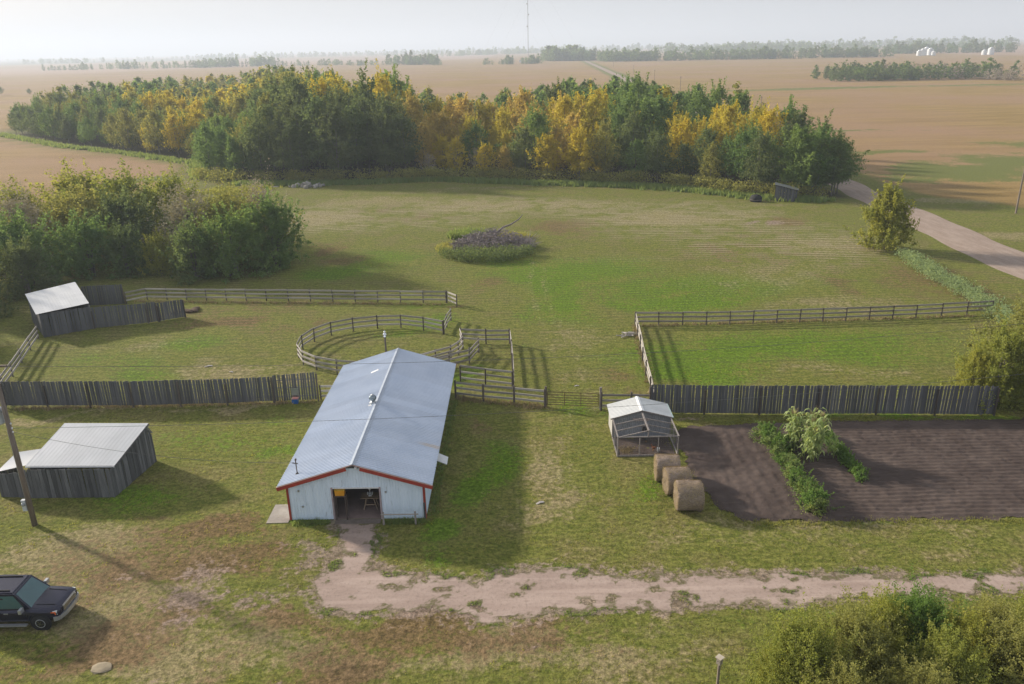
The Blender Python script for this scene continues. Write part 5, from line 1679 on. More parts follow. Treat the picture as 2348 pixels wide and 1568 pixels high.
def bale(x0, yc, L, rad, seed, label, rz=0):
    rng = np.random.default_rng(seed)
    e = thing('hay_bale', label, 'hay bale', (x0, yc, 0), rz, 'round hay bales beside the garden')
    n, k = 56, 15
    vs, fs = [], []
    prof = [(0, .0)] + [(rad * f, -.01 * (1 - f)) for f in (.35, .7)] + [(rad * .94, .01), (rad, .07)] + [(rad * (1 + rng.uniform(-.012, .012)), .07 + (L - .14) * i / 8) for i in range(1, 8)] + [(rad, L - .07), (rad * .94, L - .01), (rad * .6, L), (0, L)]
    for (r_, xx) in prof:
        for j in range(n):
            t = 2 * math.pi * j / n
            q = r_ * (1 + rng.normal() * .016 + .035 * math.sin(2 * t + seed) + .02 * math.sin(5 * t + 3 * xx + seed) + (.05 if -2.6 < (t - 2 * math.pi if t > math.pi else t) < -.5 else 0))
            z = rad * .97 + q * math.sin(t)
            if z < .06: z = .0 + .3 * max(z, -.02)
            vs.append((xx + rng.normal() * .012, q * math.cos(t), z))
    for i in range(len(prof) - 1):
        for j in range(n):
            fs.append((i * n + j, (i + 1) * n + j, (i + 1) * n + (j + 1) % n, i * n + (j + 1) % n))
    MB().add(vs, fs).build('bale_body', HAY, e, True)
    N = 5200
    t = rng.uniform(0, 2 * math.pi, N)
    xx = rng.uniform(0, L, N)
    endf = rng.uniform(0, 1, N) < .3
    rq = np.where(endf, rad * np.sqrt(rng.uniform(0, 1, N)), rad * 1.0)
    xx = np.where(endf, -.005, xx)
    C = np.stack([xx, rq * np.cos(t), rad * .97 + rq * np.sin(t)], 1)
    Nn = np.where(endf[:, None], np.array([[-1.0, 0, 0]]), np.stack([0 * t, np.cos(t), np.sin(t)], 1))
    tang = np.where(endf[:, None], rng.normal(size=(N, 3)), np.stack([rng.normal(size=N) * .5, -np.sin(t), np.cos(t)], 1))
    tang -= Nn * (tang * Nn).sum(1, keepdims=True)
    tang /= np.linalg.norm(tang, axis=1, keepdims=True)
    sd_ = np.cross(Nn, tang)
    ln = rng.uniform(.06, .17, N)[:, None]
    tip = C + tang * ln + Nn * rng.uniform(.01, .07, N)[:, None]
    V = np.stack([C - sd_ * .009, C + sd_ * .009, tip], 1).reshape(-1, 3)
    V[:, 2] = np.maximum(V[:, 2], 0)
    me = np_mesh('loose_straw', V, np.arange(3 * N).reshape(-1, 3))
    set_attr(me, 'tint', np.repeat(rng.uniform(0, 1, N), 3))
    me.materials.append(L_STRAW)
    put('loose_straw', me, None, e)['kind'] = 'stuff'
    return e


bale(10.0, 43.1, 1.6, .90, 1, 'nearest of three round hay bales, left of the garden', R(-2))
bale(9.68, 44.88, 1.55, .87, 2, 'middle one of three round hay bales in the row', R(3))
bale(9.35, 46.62, 1.55, .88, 3, 'farthest of three round hay bales, below the coop run', R(-4))
weeds('spilled_hay', 'straw scattered on the grass around the bales and garden edge', L_STRAW, np.concatenate([np.stack([np.random.default_rng(5).normal(9.5, .5, 260), np.random.default_rng(6).normal(44.2, 1.4, 260)], 1),
      strip([(12.2, 48.5), (12.6, 44.5), (13.6, 41.8), (15.8, 41.2)], .9, 420, 33), np.stack([np.random.default_rng(7).uniform(13.5, 18.3, 700), np.random.default_rng(8).uniform(41.5, 54, 700)], 1)]), .09, 2, .022, 34, .12, 'straw', True)


# ================================================================== garden plants
rr = random.Random(31)
GP = [bush_parts(951 + 2 * i, L_BRIGHT if i % 2 else L_WEED, 1.0, .62, 3200, .045, 'dome', 6, .05, 46, .3, twig=L_WEED and POST) for i in range(4)]
ys = np.linspace(52.0, 41.9, 15)
for i, y in enumerate(ys):
    h = 1.15 if i in (13, 12) else (1.0 if i > 8 else 1.25 if i < 4 else .85)
    lab = ('last and bushiest leafy plant at the near end of the left garden row' if i == 14 else 'first leafy plant at the far end of the left garden row' if i == 0 else 'leafy green plant within the left garden row beside the corn')
    plant_copy('garden_plant', lab, 'plant', 'leafy plants of the left garden row', GP[i % 4], (18.5 + rr.uniform(-.22, .22), y + rr.uniform(-.15, .15), .03), (1.35 * h * rr.uniform(.8, 1.1), 1.2 * h * rr.uniform(.8, 1.1), h * rr.uniform(.8, 1.15)), rr.uniform(0, 6))
ys = np.linspace(51.9, 45.8, 13)
GB = [bush_parts(971 + 2 * i, L_BRIGHT, .55, .42, 1500, .045, 'dome', 5, .03, 30, .32, twig=POST) for i in range(2)]
for i, y in enumerate(ys):
    lab = ('nearest low plant at the near end of the right garden row' if i == 12 else 'low bright green plant in the short right garden row')
    plant_copy('bean_plant', lab, 'plant', 'low plants of the right garden row', GB[i % 2], (22.75 + rr.uniform(-.06, .06) - .0 * i, y, .03), (1.25 * rr.uniform(.8, 1.1), 1.1 * rr.uniform(.8, 1.1), rr.uniform(.85, 1.3)), rr.uniform(0, 6))


def corn_parts(seed):
    rng = random.Random(seed)
    H = 2.1
    st = MB().tube([(0, 0, -.05), (rng.uniform(-.04, .04), rng.uniform(-.04, .04), H * .6), (rng.uniform(-.1, .1), rng.uniform(-.1, .1), H)], [.02, .016, .008], 5).mesh('stalk')
    st.materials.append(L_CORN)
    set_attr(st, 'tint', np.full(len(st.vertices), .3))
    V, F, T = [], [], []
    for i in range(14):
        z = .2 + i * .125
        a = i * 2.5 + rng.uniform(-.4, .4)
        L = rng.uniform(.30, .58)
        d = Vector((math.cos(a), math.sin(a), 0))
        sdv = Vector((-d.y, d.x, 0))
        b = len(V)
        tt = rng.uniform(.1, 1)
        for j, (u, zz_, w) in enumerate(((0, 0, .03), (.25, .42, .06), (.55, .70, .055), (.85, .62, .04), (1, .38, .006))):
            p = d * (u * L) + Vector((0, 0, z + zz_ * L * 1.3))
            V += [tuple(p - sdv * w), tuple(p + sdv * w)]
            T += [tt, tt]
        for j in range(4):
            F.append((b + 2 * j, b + 2 * j + 1, b + 2 * j + 3, b + 2 * j + 2))
    lv = np_mesh('leaves', V, F)
    set_attr(lv, 'tint', T)
    lv.materials.append(L_CORN)
    V, F = [], []
    for i in range(9):
        a, tl = rng.uniform(0, 6.28), rng.uniform(.1, .28)
        p0, p1 = Vector((0, 0, H - .05)), Vector((math.cos(a) * tl * .7, math.sin(a) * tl * .7, H + tl))
        b = len(V)
        V += [tuple(p0), tuple(p0 + Vector((.03, .01, 0))), tuple(p1)]
        F.append((b, b + 1, b + 2))
    ts = np_mesh('tassel', V, F)
    set_attr(ts, 'tint', np.full(len(V), .8))
    ts.materials.append(L_STRAW)
    return (('stalk', st), ('leaves', lv), ('tassel', ts))


CORN = [corn_parts(i) for i in range(4)]
spots = []
for (cx3, cy3, n3) in ((19.75, 50.0, 10), (20.95, 49.7, 10), (20.45, 48.5, 10)):
    spots += [(cx3 + rr.gauss(0, .28), cy3 + rr.gauss(0, .3)) for _ in range(n3)]
spots += [(21.9, 49.2), (22.0, 48.6)]
for i, (x, y) in enumerate(spots):
    lone = i >= 30
    plant_copy('corn_plant', 'lone corn plant right of the corn clump' if lone else 'pale green corn plant in the tall clump in the garden', 'corn', 'corn plants beside the clump' if lone else 'corn plants of the garden clump', CORN[i % 4], (x, y, .03), (1.3 if not lone else .8) * rr.uniform(.8, 1.15), rr.uniform(0, 6))


# ================================================================== brush pile on the meadow
rng = np.random.default_rng(61)
MC = at(1118, 575)


def ell(n, rx, ry, cx=0, cy=0, seed=0):
    g = np.random.default_rng(seed)
    a, q = g.uniform(0, 2 * math.pi, n), np.sqrt(g.uniform(0, 1, n))
    return np.stack([MC.x + cx + rx * q * np.cos(a), MC.y + cy + ry * q * np.sin(a)], 1)


def near_side(p, lim):
    return p[p[:, 1] < MC.y + lim]


weeds('pile_weeds', 'thick green weeds ringing the near side of the brush pile', L_DARK, near_side(ell(1900, 7.2, 7.6, 0, .2, 1), -2.2), lambda x, y: np.full(x.shape, 1.45), 14, .11, 62, .3)
weeds('pile_grass', 'tall green grass behind the brush pile', L_WEED, ell(420, 3.4, 2.0, -2.8, 9.2, 2), 1.1, 12, .10, 63, .35, 'grass', True)
weeds('pile_dry_grass', 'yellowish tall grass around the brush pile', L_OLIVE, np.concatenate([ell(420, 4.5, 2.2, 2.0, 7.8, 3), ell(60, 1.0, 3.0, -6.2, 1.5, 4)]), .8, 8, .09, 64, .35, 'grass', True)
bp = thing('brush_pile', 'heap of grey dead branches in the middle of the meadow', 'brush pile', (MC.x, MC.y, 0))
rr = random.Random(63)
m = MB()
for i in range(1300):
    a = rr.uniform(0, 6.28)
    q = math.sqrt(rr.random())
    cx2, cy2 = .6 + 6.2 * q * math.cos(a), 2.0 + 4.8 * q * math.sin(a)
    hh = 2.5 * (1 - q * q) + .25
    d = Vector((rr.gauss(0, 1), rr.gauss(0, 1), rr.gauss(.12, .35))).normalized()
    L = rr.uniform(.6, 1.7)
    p = Vector((cx2, cy2, rr.uniform(.1, hh)))
    p0, p1 = p - d * L * .5, p + d * L * .5
    p0.z, p1.z = max(p0.z, .02), max(p1.z, .02)
    mid = (p0 + p1) / 2 + Vector((rr.gauss(0, .1), rr.gauss(0, .1), rr.gauss(0, .1) + .05))
    m.tube([p0, mid, p1], [.045, .03, .008], 4, False)
m.build('twigs', TWIG, bp)['kind'] = 'stuff'
for pts, r_ in ((((.8, 6.2, .9), (2.2, 6.8, 1.9), (3.4, 7.4, 2.2), (4.6, 7.6, 2.9), (5.2, 7.8, 3.6)), [.17, .14, .11, .09, .04]), (((-2.2, 3.4, .3), (-.6, 4.6, 1.2), (1.0, 6.0, 1.6)), [.16, .15, .12]), (((.9, 6.0, .2), (1.0, 6.0, 1.8)), [.3, .22]),
                (((-3.6, 2.2, .6), (-1.8, 2.8, .9), (-.2, 2.4, .7)), [.12, .1, .05]), (((-3.2, 5.0, .6), (-1.9, 5.8, 1.1), (-.7, 6.6, .8)), [.1, .09, .04])):
    MB().tube(pts, r_, 7).build('dead_limb', TWIG, bp, True)
MB().tube([(-1.6, 3.4, .8), (-1.35, 3.4, 1.5), (-1.2, 3.5, 2.1)], [.09, .08, .04], 6).build('pale_limb', simple('bleached_wood', (0.62, 0.58, 0.52), (0.5, 0.45, 0.4), 3, .8), bp, True)
m = MB()
for i in range(120):
    b = Vector((5.2 + rr.gauss(0, .5), .9 + rr.gauss(0, .6), .2))
    d = Vector((rr.uniform(.1, 1.3), rr.gauss(.5, .7), rr.uniform(.3, 1.1)))
    m.tube([b, b + d * .7 + Vector((0, 0, .1)), b + d * rr.uniform(1.1, 1.8)], [.03, .02, .005], 4, False)
m.build('side_twigs', simple('pale_twigs', (0.34, 0.30, 0.28), (0.24, 0.20, 0.19), 3, .9), bp)['kind'] = 'stuff'


# ================================================================== poles and wires
def wire_pts(a, b, sag, n=24):
    a, b = Vector(a), Vector(b)
    return [a.lerp(b, i / n) - Vector((0, 0, sag * 4 * (i / n) * (1 - i / n))) for i in range(n + 1)]


PB = Vector((-29.8, 42.57, 0))
lp_ = thing('utility_pole', 'tall weathered utility pole at the left edge with grey transformer', 'utility pole', PB)
MB().tube([(0, 0, -.4), (.02, 0, 5), (.0, .0, 11.2)], [.17, .15, .11], 12).build('pole_shaft', POLEW, lp_, True)
tr_ = MB().lathe([(.02, 6.95), (.24, 6.97), (.25, 7.05), (.25, 7.85), (.27, 7.87), (.26, 7.95), (.12, 8.02), (.02, 8.03)], (-.46, .02, 0), 18).build('transformer', simple('transformer_grey', (0.50, 0.54, 0.57), (0.42, 0.46, 0.49), 2, .45), lp_, True)
MB().beam((-.22, .02, 7.7), (-.08, .0, 7.7), .1, .08).build('bracket', GALV, tr_)
for dx in (-.55, -.38):
    MB().lathe([(.03, 8.0), (.05, 8.05), (.035, 8.1), (.05, 8.15), (.02, 8.22)], (dx, .02, 0), 8).build('bushing', simple('porcelain', (0.35, 0.22, 0.16), (0.3, 0.18, 0.13), 2, .3) if 'porcelain' not in bpy.data.materials else bpy.data.materials['porcelain'], tr_, True)
mbx = MB().box((-.26, -.05, 1.45), (.26, .2, .75)).build('meter_box', simple('meter_grey', (0.55, 0.58, 0.60), (0.45, 0.48, 0.5), 2, .5), lp_)
MB().lathe([(.10, 0), (.11, .03), (.09, .09), (.03, .11)], (0, 0, 0), 14).build('meter_glass', simple('meter_glass', (0.3, 0.33, 0.34), (0.25, 0.27, 0.28), 2, .15), mbx, True).matrix_basis = Matrix.Translation((-.26, -.16, 1.55)) @ Matrix.Rotation(R(90), 4, 'X')
MB().tube([(-.15, -.02, 1.8), (-.14, -.02, 6.5)], .025, 6).build('conduit', GALV, lp_)
MB().beam((-.8, 0, 10.6), (.8, 0, 10.6), .1, .12).build('cross_arm', POLEW, lp_)
for z in (6.35, 6.6, 6.9):
    MB().lathe([(.02, 0), (.05, .02), (.05, .09), (.02, .11)], (.17, -.02, z), 8).build('insulator', WHITE, lp_, True)
GUY = MB().tube([(PB.x - .1, PB.y, 8.5), (PB.x - 6.5, PB.y + 3.0, 0)], .02, 5).build('guy_wire', WIREM)
tag(GUY, 'guy wire from the left utility pole to the ground', 'wire')
for nm, a, b, sag, lab in (('service_wire', PB + Vector((.18, 0, 6.4)), MASTW, .55, 'sagging service wire from the utility pole to the barn roof'),
                           ('power_line', PB + Vector((.18, 0, 6.65)), Vector((62, 52, 7.6)), 1.6, 'thin overhead line running right across the barn roof'),
                           ('power_line', PB + Vector((.3, 0, 10.6)), Vector((62, 58, 9.0)), 1.9, 'upper thin overhead line running right above the barn')):
    o = MB().tube(wire_pts(a, b, sag, 30), .012, 5).build(nm, WIREM)
    tag(o, lab, 'wire')


def road_pole(x, y, h, label, arm=True):
    e = thing('road_pole', label, 'utility pole', (x, y, 0), 0, 'poles along the gravel road')
    MB().tube([(0, 0, -.4), (0, 0, h)], [.16, .11], 10).build('pole_shaft', POLEW, e)
    if arm:
        MB().lathe([(.03, 0), (.07, .03), (.06, .16), (.02, .2)], (0, 0, h), 8).build('insulator', WHITE, e)
        MB().beam((-.5, 0, h - .7), (.5, 0, h - .7), .1, .12).build('cross_arm', POLEW, e)


rp0 = at(2328, 489)
for i, (x, y, lab) in enumerate(((rp0.x, rp0.y, 'wooden pole at the right edge beside the gravel road'), (92, 300, 'pole rising just behind the right end of the wood'), (97, 390, 'thin pole standing behind the wood near the road'),
                                 (104, 500, 'distant pole right of the far road bend'), (113, 640, 'tiny pole along the far road'), (124, 820, 'tiny pole near the far bluffs'), (140, 1100, 'farthest tiny pole beside the road'))):
    road_pole(x, y, 9.0, lab)

# ================================================================== far things
mp = at(1211, 143)
mast = thing('radio_mast', 'tall thin guyed lattice mast far off on the plain', 'mast', (mp.x, mp.y, 0))
MH = 175
for k, (dx, dy) in enumerate(((0, .5), (.43, -.25), (-.43, -.25))):
    MB().tube([(dx, dy, 0), (dx, dy, MH)], .16, 5).build('mast_leg', simple('mast_steel', (0.25, 0.25, 0.27), (0.2, 0.2, 0.21), .05, .6) if 'mast_steel' not in bpy.data.materials else bpy.data.materials['mast_steel'], mast)
m = MB()
c3 = [(0, .5), (.43, -.25), (-.43, -.25)]
for i in range(0, MH, 3):
    for k in range(3):
        a, b = c3[k], c3[(k + 1) % 3]
        m.beam((a[0], a[1], i), (b[0], b[1], i + 3), .10, .10)
m.build('lattice', bpy.data.materials['mast_steel'], mast)['kind'] = 'stuff'
for z, s in ((62, -1), (82, 1), (100, -1), (118, -1), (140, 1)):
    MB().lathe([(.1, -.5), (.9, -.45), (1.1, .2), (.9, .45), (.1, .5)], (s * 1.3, -.6, z), 12, 'Y').build('dish_antenna', POST, mast, True)
m = MB()
for a in (0.4, 2.5, 4.6):
    for z in (60, 115, 170):
        m.tube([(0, 0, z), (math.cos(a) * z * .7, math.sin(a) * z * .7, 0)], .035, 4, False)
m.build('guy_wires', WIREM, mast)['kind'] = 'stuff'
hut = thing('mast_hut', 'tiny pale equipment hut at the foot of the mast', 'hut', (mp.x - 14, mp.y - 4, 0))
MB().span((-3, -2, 0), (3, 2, 3)).build('wall', WHITE, hut)
MB().add([(-3.3, -2.3, 3), (3.3, -2.3, 3), (3.3, 2.3, 3), (-3.3, 2.3, 3), (-3.3, 0, 4.2), (3.3, 0, 4.2)], [(0, 1, 5, 4), (3, 4, 5, 2), (0, 4, 3), (1, 2, 5)]).build('roof', GALV, hut)
BINM = simple('bin_steel', (0.72, 0.75, 0.78), (0.62, 0.65, 0.68), .3, .35, .25)


def grain_bin(px, py, rad, h, label):
    p = at(px, py)
    e = thing('grain_bin', label, 'grain bin', (p.x, p.y, 0), 0, 'grain bins on the far right plain')
    prof = []
    for i in range(10):
        prof += [(rad, h * i / 10), (rad * .985, h * (i + .5) / 10)]
    MB().lathe(prof + [(rad, h)], (0, 0, 0), 20).build('bin_wall', BINM, e, True)
    MB().lathe([(rad * 1.04, h), (rad * .2, h + rad * .55), (rad * .16, h + rad * .62), (.02, h + rad * .64)], (0, 0, 0), 20).build('bin_roof', BINM, e, True)


for px, py, rad, h, lab in ((2106, 128, 4.4, 7, 'leftmost of the white grain bins behind the right field'), (2114, 127.5, 4.8, 9, 'second white grain bin from the left'), (2122, 127, 5.2, 11, 'tallest white grain bin in the far cluster'), (2131, 127, 5.0, 9.5, 'white grain bin right of the tallest one'), (2139, 127.5, 3.6, 5.5, 'rightmost small bin of the left cluster'),
                            (2255, 126, 4.2, 6, 'left one of the two bins behind the grove'), (2270, 125.5, 5, 9, 'right one of the two bins behind the grove')):
    grain_bin(px, py, rad, h, lab)

# ------------------------------------------------------------------ small things by the wood
rr = random.Random(71)
ss = thing('field_shed', 'small dark plank shed with sloped roof under the right end of the wood', 'shed', (50, 144.5, 0))
c0, c1 = (48.3, 144.7), (51.9, 143.4)
cb0, cb1 = (49.2, 147.2), (52.8, 145.9)
plank_run(ss, c0, c1, 2.9, 2.0, .3, WOOD, rr, lean=.01)
plank_run(ss, c1, cb1, 2.0, 2.0, .3, WOOD, rr)
plank_run(ss, c0, cb0, 2.9, 2.9, .3, POST, rr, hole=(.9, 1.6))
plank_run(ss, cb0, cb1, 2.9, 2.0, .3, WOOD, rr)
quad_roof(ss, 'roof_panel', GALV, ((c0[0] - .2, c0[1] - .2, 2.98), (cb0[0] - .2, cb0[1] + .2, 2.98), (cb1[0] + .2, cb1[1] + .2, 2.05), (c1[0] + .2, c1[1] - .2, 2.05)), 3, 3)
tk = thing('stock_tank', 'round black tank lying in the grass left of the small shed', 'tank', (44.9, 144.6, 0))
MB().lathe([(1.0, 0), (1.08, .25), (1.05, .7), (.85, 1.05), (.45, 1.22), (.05, 1.26)], (0, 0, 0), 18).build('tank_body', BLACK, tk, True)
MB().lathe([(1.10, .3), (1.12, .36), (1.10, .42)], (0, 0, 0), 18).build('tank_band', POST, tk, True)
pr = at(700, 429)
STONE = simple('field_stone', (0.33, 0.31, 0.28), (0.22, 0.205, 0.19), .8, .9, rand=.25)


def stone_mesh(seed):
    import bmesh
    g = random.Random(seed)
    bm = bmesh.new()
    bmesh.ops.create_icosphere(bm, subdivisions=2, radius=1)
    for v in bm.verts:
        v.co *= 1 + g.uniform(-.14, .14)
        v.co.z *= .65
    me = bpy.data.meshes.new('stone')
    bm.to_mesh(me)
    bm.free()
    me.materials.append(STONE)
    return me


ST = [stone_mesh(i) for i in range(3)]
sp_ = thing('stone_heap', 'low heap of field stones under the dark trees', 'stone heap', (pr.x, pr.y, 0))
for i in range(26):
    s = rr.uniform(.25, .7)
    o = put('stone', ST[i % 3], None, sp_)
    q = rr.gauss(0, 1)
    o.location = (q * 1.5, rr.gauss(0, .7), .15 + max(0, .7 - abs(q) * .35) * rr.random())
    o.scale = (s, s, s)
    o.rotation_euler = (rr.uniform(0, 6), rr.uniform(0, 6), rr.uniform(0, 6))
for (px, py, s, lab) in ((232, 1531, .42, 'pale flat stone in the grass at the lower left'), (632, 428, .6, 'low grey boulder at the meadow edge left of the stone heap')):
    p = at(px, py)
    o = tag(put('boulder', ST[1].copy()), lab, 'stone')
    o.location = (p.x, p.y, .02)
    o.scale = (s * 1.2, s, s * .25)
    if s < .5:
        o.data.materials[0] = simple('pale_stone', (0.30, 0.25, 0.17), (0.23, 0.19, 0.13), 1.5, .9)
lg = at(1432, 768)
lo = thing('log_heap', 'little heap of pale sawn branches beside the paddock corner', 'log heap', (lg.x, lg.y, 0))
PALEW = simple('cut_branch_wood', (0.45, 0.42, 0.40), (0.30, 0.27, 0.26), 3, .85)
for i in range(13):
    a = rr.uniform(-.7, .7) + (.2 if i % 2 else 2.6)
    L = rr.uniform(.5, 1.1)
    c = Vector((rr.gauss(.2, .55), rr.gauss(0, .35), rr.uniform(.06, .3)))
    d = Vector((math.cos(a), math.sin(a), rr.uniform(-.1, .1))) * L / 2
    MB().tube([c - d, c + d], [.06, .045], 6).build('branch', PALEW, lo)
mh = at(438, 714)
mn = thing('manure_heap', 'small dark heap at the end of the plank wing fence', 'heap', (mh.x, mh.y, 0))
for i in range(9):
    o = put('clod', ST[i % 3].copy() if i < 3 else ST[i % 3], None, mn)
    o.location = (rr.gauss(0, .8), rr.gauss(0, .3), .12)
    s = rr.uniform(.25, .5)
    o.scale = (s, s, s * .7)
SOILD = simple('dark_clod', (0.075, 0.045, 0.035), (0.12, 0.085, 0.05), 2, .95)
for me_ in ST:
    pass
for c in mn.children:
    c.data = c.data.copy()
    c.data.materials[0] = SOILD
for (px, py, L, a, lab) in ((478, 840, .7, .3, 'pale scrap of board lying in the left paddock'), (530, 853, .4, -.4, 'small white scrap lying in the left paddock'), (1238, 1153, .55, .4, 'light scrap lying on the grass right of the barn shadow'), (1322, 885, .4, .1, 'white scrap in the grass beyond the pipe gate'), (66, 0, 0, 0, '')):
    if not lab: continue
    p = at(px, py)
    m = MB()
    c_, s_ = math.cos(a), math.sin(a)
    w = L * .3
    vs = []
    for (u, v, z) in ((-L / 2, -w / 2, .02), (0, -w / 2, .07), (L / 2, -w / 3, .03), (L / 2, w / 2, .04), (0, w / 2, .09), (-L / 2, w / 3, .02)):
        vs.append((p.x + u * c_ - v * s_, p.y + u * s_ + v * c_, z))
    vs += [(x, y, z - .03) for x, y, z in vs]
    m.add(vs, [(0, 1, 4, 5), (1, 2, 3, 4), (6, 11, 10, 7), (7, 10, 9, 8), (0, 6, 7, 1), (1, 7, 8, 2), (2, 8, 9, 3), (3, 9, 10, 4), (4, 10, 11, 5), (5, 11, 6, 0)])
    tag(m.build('scrap', PALEW), lab, 'scrap')

# bird box on its post at the bottom edge
bpos = (8.95, 28.25)
bx_ = thing('bird_box', 'little wooden bird box on a post at the bottom edge', 'bird box', (*bpos, 0))
MB().span((-.05, -.05, -.2), (.05, .05, 1.25)).build('post', POLEW, bx_)
hb_ = MB().box((0, 0, 1.42), (.2, .2, .34), R(40)).build('box', simple('bird_box_wood', (0.30, 0.26, 0.22), (0.22, 0.19, 0.16), 3, .9), bx_)
MB().lathe([(.022, 0), (.022, .012)], (-.14 * .72, -.14 * .62, 1.46), 10, 'Y').build('entrance_hole', BLACK, hb_)
MB().box((0, 0, 1.605), (.30, .30, .03), R(40)).build('lid', simple('bird_box_lid', (0.44, 0.39, 0.31), (0.36, 0.31, 0.25), 3, .9), bx_)

# ================================================================== the dark pickup at the left edge
PAINT = simple('dark_plum_paint', (0.016, 0.016, 0.034), (0.018, 0.018, 0.04), 1, .22, 0.3, spec=.6)
GLASS = simple('tinted_glass', (0.05, 0.125, 0.135), (0.04, 0.095, 0.105), 1, .06, 0.0, spec=.8)
SILV = simple('silver_trim', (0.50, 0.51, 0.53), (0.42, 0.43, 0.45), 3, .3, .6)
tk = thing('pickup_truck', 'dark plum four door truck parked nose right at the left edge', 'truck', (-23.05, 33.95, 0))
tk.scale = (1.06, 1.06, 1.06)


def loft(secs, n=20, power=4.0):
    """secs: (x, z0, z1, halfwidth); nose at x=0, tail at -x"""
    vs, fs = [], []
    for x, z0, z1, w in secs:
        for k in range(n):
            t = 2 * math.pi * (k + .5) / n
            c, s = math.cos(t), math.sin(t)
            cc = math.copysign(abs(c) ** (2 / power), c)
            s2 = math.copysign(abs(s) ** (2 / power), s)
            vs.append((x, w * cc, (z0 + z1) / 2 + (z1 - z0) / 2 * s2))
    for i in range(len(secs) - 1):
        for k in range(n):
            fs.append((i * n + k, (i + 1) * n + k, (i + 1) * n + (k + 1) % n, i * n + (k + 1) % n))
    fs += [tuple(range(n)), tuple((len(secs) - 1) * n + k for k in range(n))[::-1]]
    return MB().add(vs, fs)


loft([(-.02, .52, .98, .80), (-.10, .46, 1.06, .90), (-.35, .42, 1.11, .97), (-.9, .40, 1.15, 1.0), (-1.35, .38, 1.18, 1.0), (-2.0, .38, 1.16, 1.0), (-3.6, .38, 1.16, 1.0), (-5.2, .42, 1.16, .99), (-5.6, .5, 1.12, .95)], 24, 5).build('lower_body', PAINT, tk, True)


def cab_pt(x, y, z):
    return (x, y, z)


# greenhouse: windscreen base, roof edge, rear
gb0, gb1 = 1.10, 1.88
bx0, bx1, tx0, tx1 = -1.28, -4.5, -2.02, -4.25
wb, wtp = .95, .76
m = MB().add([(bx0, -wb * .93, gb0), (bx0, wb * .93, gb0), (bx1, wb, gb0), (bx1, -wb, gb0), (tx0, -wtp, gb1), (tx0, wtp, gb1), (tx1, wtp, gb1), (tx1, -wtp, gb1), (-3.1, wtp + .0, gb1 + .045), (-3.1, -wtp, gb1 + .045)],
             [(0, 1, 5, 4), (1, 2, 6, 5), (2, 3, 7, 6), (3, 0, 4, 7), (4, 5, 8, 9), (9, 8, 6, 7)])
m.build('cab', PAINT, tk)
m = MB().box((-3.12, 0, gb1 + .015), (2.1, 1.42, .09), 0, .96)
rf = m.build('roof', PAINT, tk)
for y in (-.55, .55):
    MB().beam((-2.3, y, gb1 + .09), (-4.0, y, gb1 + .09), .04, .04).build('roof_rail', BLACK, rf)


def pane(name, pts, off, parent, mat_=None):
    pts = [Vector(p) for p in pts]
    n = (pts[1] - pts[0]).cross(pts[3] - pts[0]).normalized()
    off = Vector(off)
    if n.dot(off) < 0: n = -n
    c = sum(pts, Vector()) / 4
    q = [p + n * .012 for p in pts]
    m = MB().add(q + [p - n * .01 for p in pts], [(0, 1, 2, 3), (7, 6, 5, 4), (0, 4, 5, 1), (1, 5, 6, 2), (2, 6, 7, 3), (3, 7, 4, 0)])
    return m.build(name, mat_ or GLASS, parent)


def bil(P, u, v):
    a = Vector(P[0]).lerp(Vector(P[1]), u)
    b = Vector(P[3]).lerp(Vector(P[2]), u)
    return a.lerp(b, v)


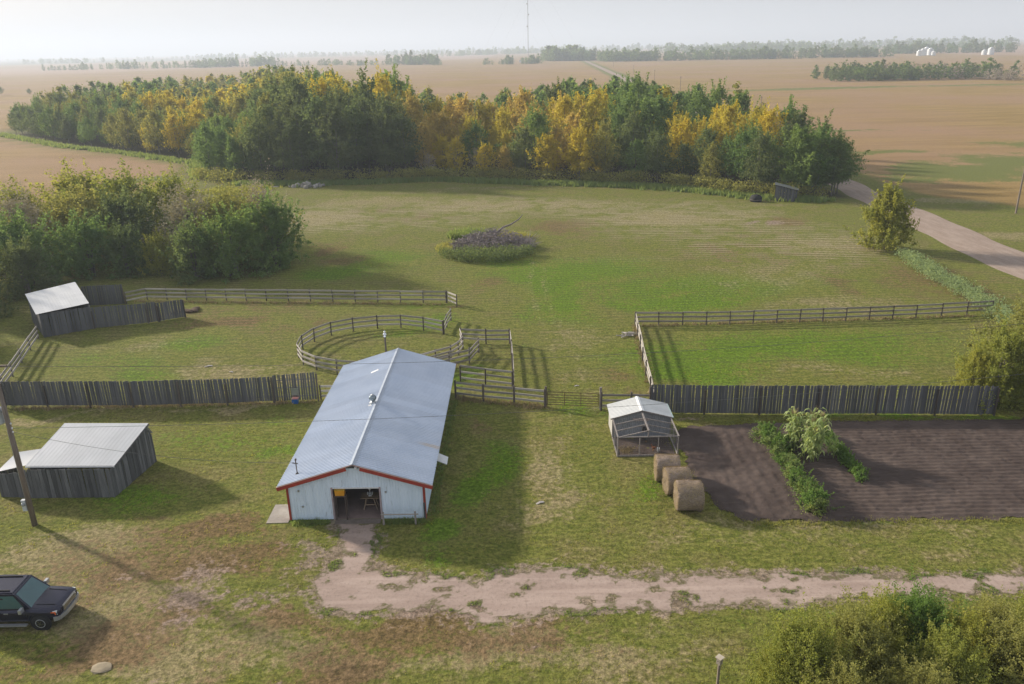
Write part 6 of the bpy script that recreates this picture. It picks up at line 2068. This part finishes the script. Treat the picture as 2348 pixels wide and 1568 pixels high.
WS = [(bx0, -wb * .93, gb0), (bx0, wb * .93, gb0), (tx0, wtp, gb1), (tx0, -wtp, gb1)]
pane('windscreen', [bil(WS, u, v) for u, v in ((.05, .06), (.95, .06), (.93, .93), (.07, .93))], (1, 0, .5), tk)
for s in (-1, 1):
    SW = [(bx0, s * wb * .93, gb0), (bx1, s * wb, gb0), (tx1, s * wtp, gb1), (tx0, s * wtp, gb1)]
    pane('door_window', [bil(SW, u, v) for u, v in ((.08, .10), (.46, .10), (.40, .90), (.05, .90))], (0, s, 0), tk)
    pane('door_window', [bil(SW, u, v) for u, v in ((.50, .10), (.92, .10), (.90, .90), (.45, .90))], (0, s, 0), tk)
    mi = MB().box((-1.62, s * 1.12, 1.22), (.14, .26, .2)).build('mirror', SILV, tk)
    MB().beam((-1.62, s * .9, 1.16), (-1.62, s * 1.05, 1.2), .06, .06).build('mirror_arm', BLACK, mi)
    for x in (-2.35, -3.5):
        MB().beam((x, s * 1.012, .98), (x - .2, s * 1.012, .98), .03, .04).build('door_handle', SILV, tk)
    for x in (-2.75, -1.5):
        MB().span((x - .008, s * 1.0, .5), (x + .008, s * 1.006, 1.12)).build('door_seam', BLACK, tk)
    MB().beam((-1.55, s * 1.06, .36), (-4.1, s * 1.06, .36), .16, .06).build('running_board', SILV, tk)
    hl = MB().add([(-.02, s * .56, .80), (-.10, s * .90, .80), (-.12, s * .90, 1.0), (-.04, s * .56, 1.0), (-.20, s * .56, .80), (-.3, s * .93, .80), (-.3, s * .93, 1.0), (-.22, s * .56, 1.0)], [(0, 1, 2, 3), (1, 5, 6, 2), (3, 2, 6, 7), (0, 4, 5, 1)]).build('headlight', simple('headlight_glass', (0.7, 0.72, 0.72), (0.55, 0.57, 0.58), 3, .1, spec=.8) if 'headlight_glass' not in bpy.data.materials else bpy.data.materials['headlight_glass'], tk)
    MB().add([(-.16, s * .915, .80), (-.36, s * .965, .80), (-.36, s * .965, .98), (-.16, s * .915, .98)], [(0, 1, 2, 3)]).build('turn_signal', simple('amber_lens', (0.8, 0.16, 0.03), (0.7, 0.13, 0.02), 3, .3) if 'amber_lens' not in bpy.data.materials else bpy.data.materials['amber_lens'], hl)
MB().beam((.0, -.54, .90), (.0, .54, .90), .05, .30).build('grille', simple('grille_dark', (0.08, 0.08, 0.085), (0.06, 0.06, 0.06), 3, .4), tk)
for z in (.78, .86, .94, 1.02):
    MB().beam((.035, -.56, z), (.035, .56, z), .03, .03).build('grille_bar', CHROME, tk)
m = MB()
bw = [(-.28, -.98), (-.06, -.86), (.05, -.5), (.08, 0), (.05, .5), (-.06, .86), (-.28, .98)]
for (a, b) in zip(bw[:-1], bw[1:]):
    m.beam((a[0], a[1], .60), (b[0], b[1], .60), .10, .2)
m.build('front_bumper', SILV, tk)
for x in (-.92, -4.35):
    for s in (-1, 1):
        MB().lathe([(.50, -.02), (.50, .02)], (x, s * .985, .44), 22, 'Y').build('wheel_arch', BLACK, tk)
        w = MB().lathe([(.22, -.13), (.37, -.13), (.405, -.09), (.41, 0), (.405, .09), (.37, .13), (.22, .13)], (0, 0, 0), 26, 'Y').build('wheel', BLACK, tk, True)
        w.location = (x, s * .92, .41)
        MB().lathe([(.05, s * .10), (.23, s * .135), (.25, s * .12)], (0, 0, 0), 20, 'Y').build('rim', SILV, w)
        m = MB()
        for k in range(6):
            a = k * math.pi / 3
            m.beam((0, s * .14, 0), (math.cos(a) * .22, s * .145, math.sin(a) * .22), .05, .02)
        m.build('spokes', CHROME, w)
pane('bonnet_line', [(-.32, -.55, 1.118), (-1.2, -.6, 1.172), (-1.2, -.585, 1.172), (-.32, -.535, 1.118)], (0, 0, 1), tk, BLACK)
pane('bonnet_line', [(-.32, .55, 1.118), (-1.2, .6, 1.172), (-1.2, .585, 1.172), (-.32, .535, 1.118)], (0, 0, 1), tk, BLACK)

# ================================================================== air
hm = bpy.data.materials.new('haze_air')
hm.use_nodes = True
hm.node_tree.nodes.clear()
ho = hm.node_tree.nodes.new('ShaderNodeOutputMaterial')
pv = hm.node_tree.nodes.new('ShaderNodeVolumePrincipled')
pv.inputs['Color'].default_value = (0.67, 0.755, 0.89, 1)
pv.inputs['Density'].default_value = 0.00029
pv.inputs['Anisotropy'].default_value = 0.2
hm.node_tree.links.new(pv.outputs[0], ho.inputs['Volume'])
hz = MB().span((-17500, -1200, -1.5), (17500, 19000, 200)).build('haze', hm)
tag(hz, 'pale haze lying over the plain', 'haze', kind='stuff')
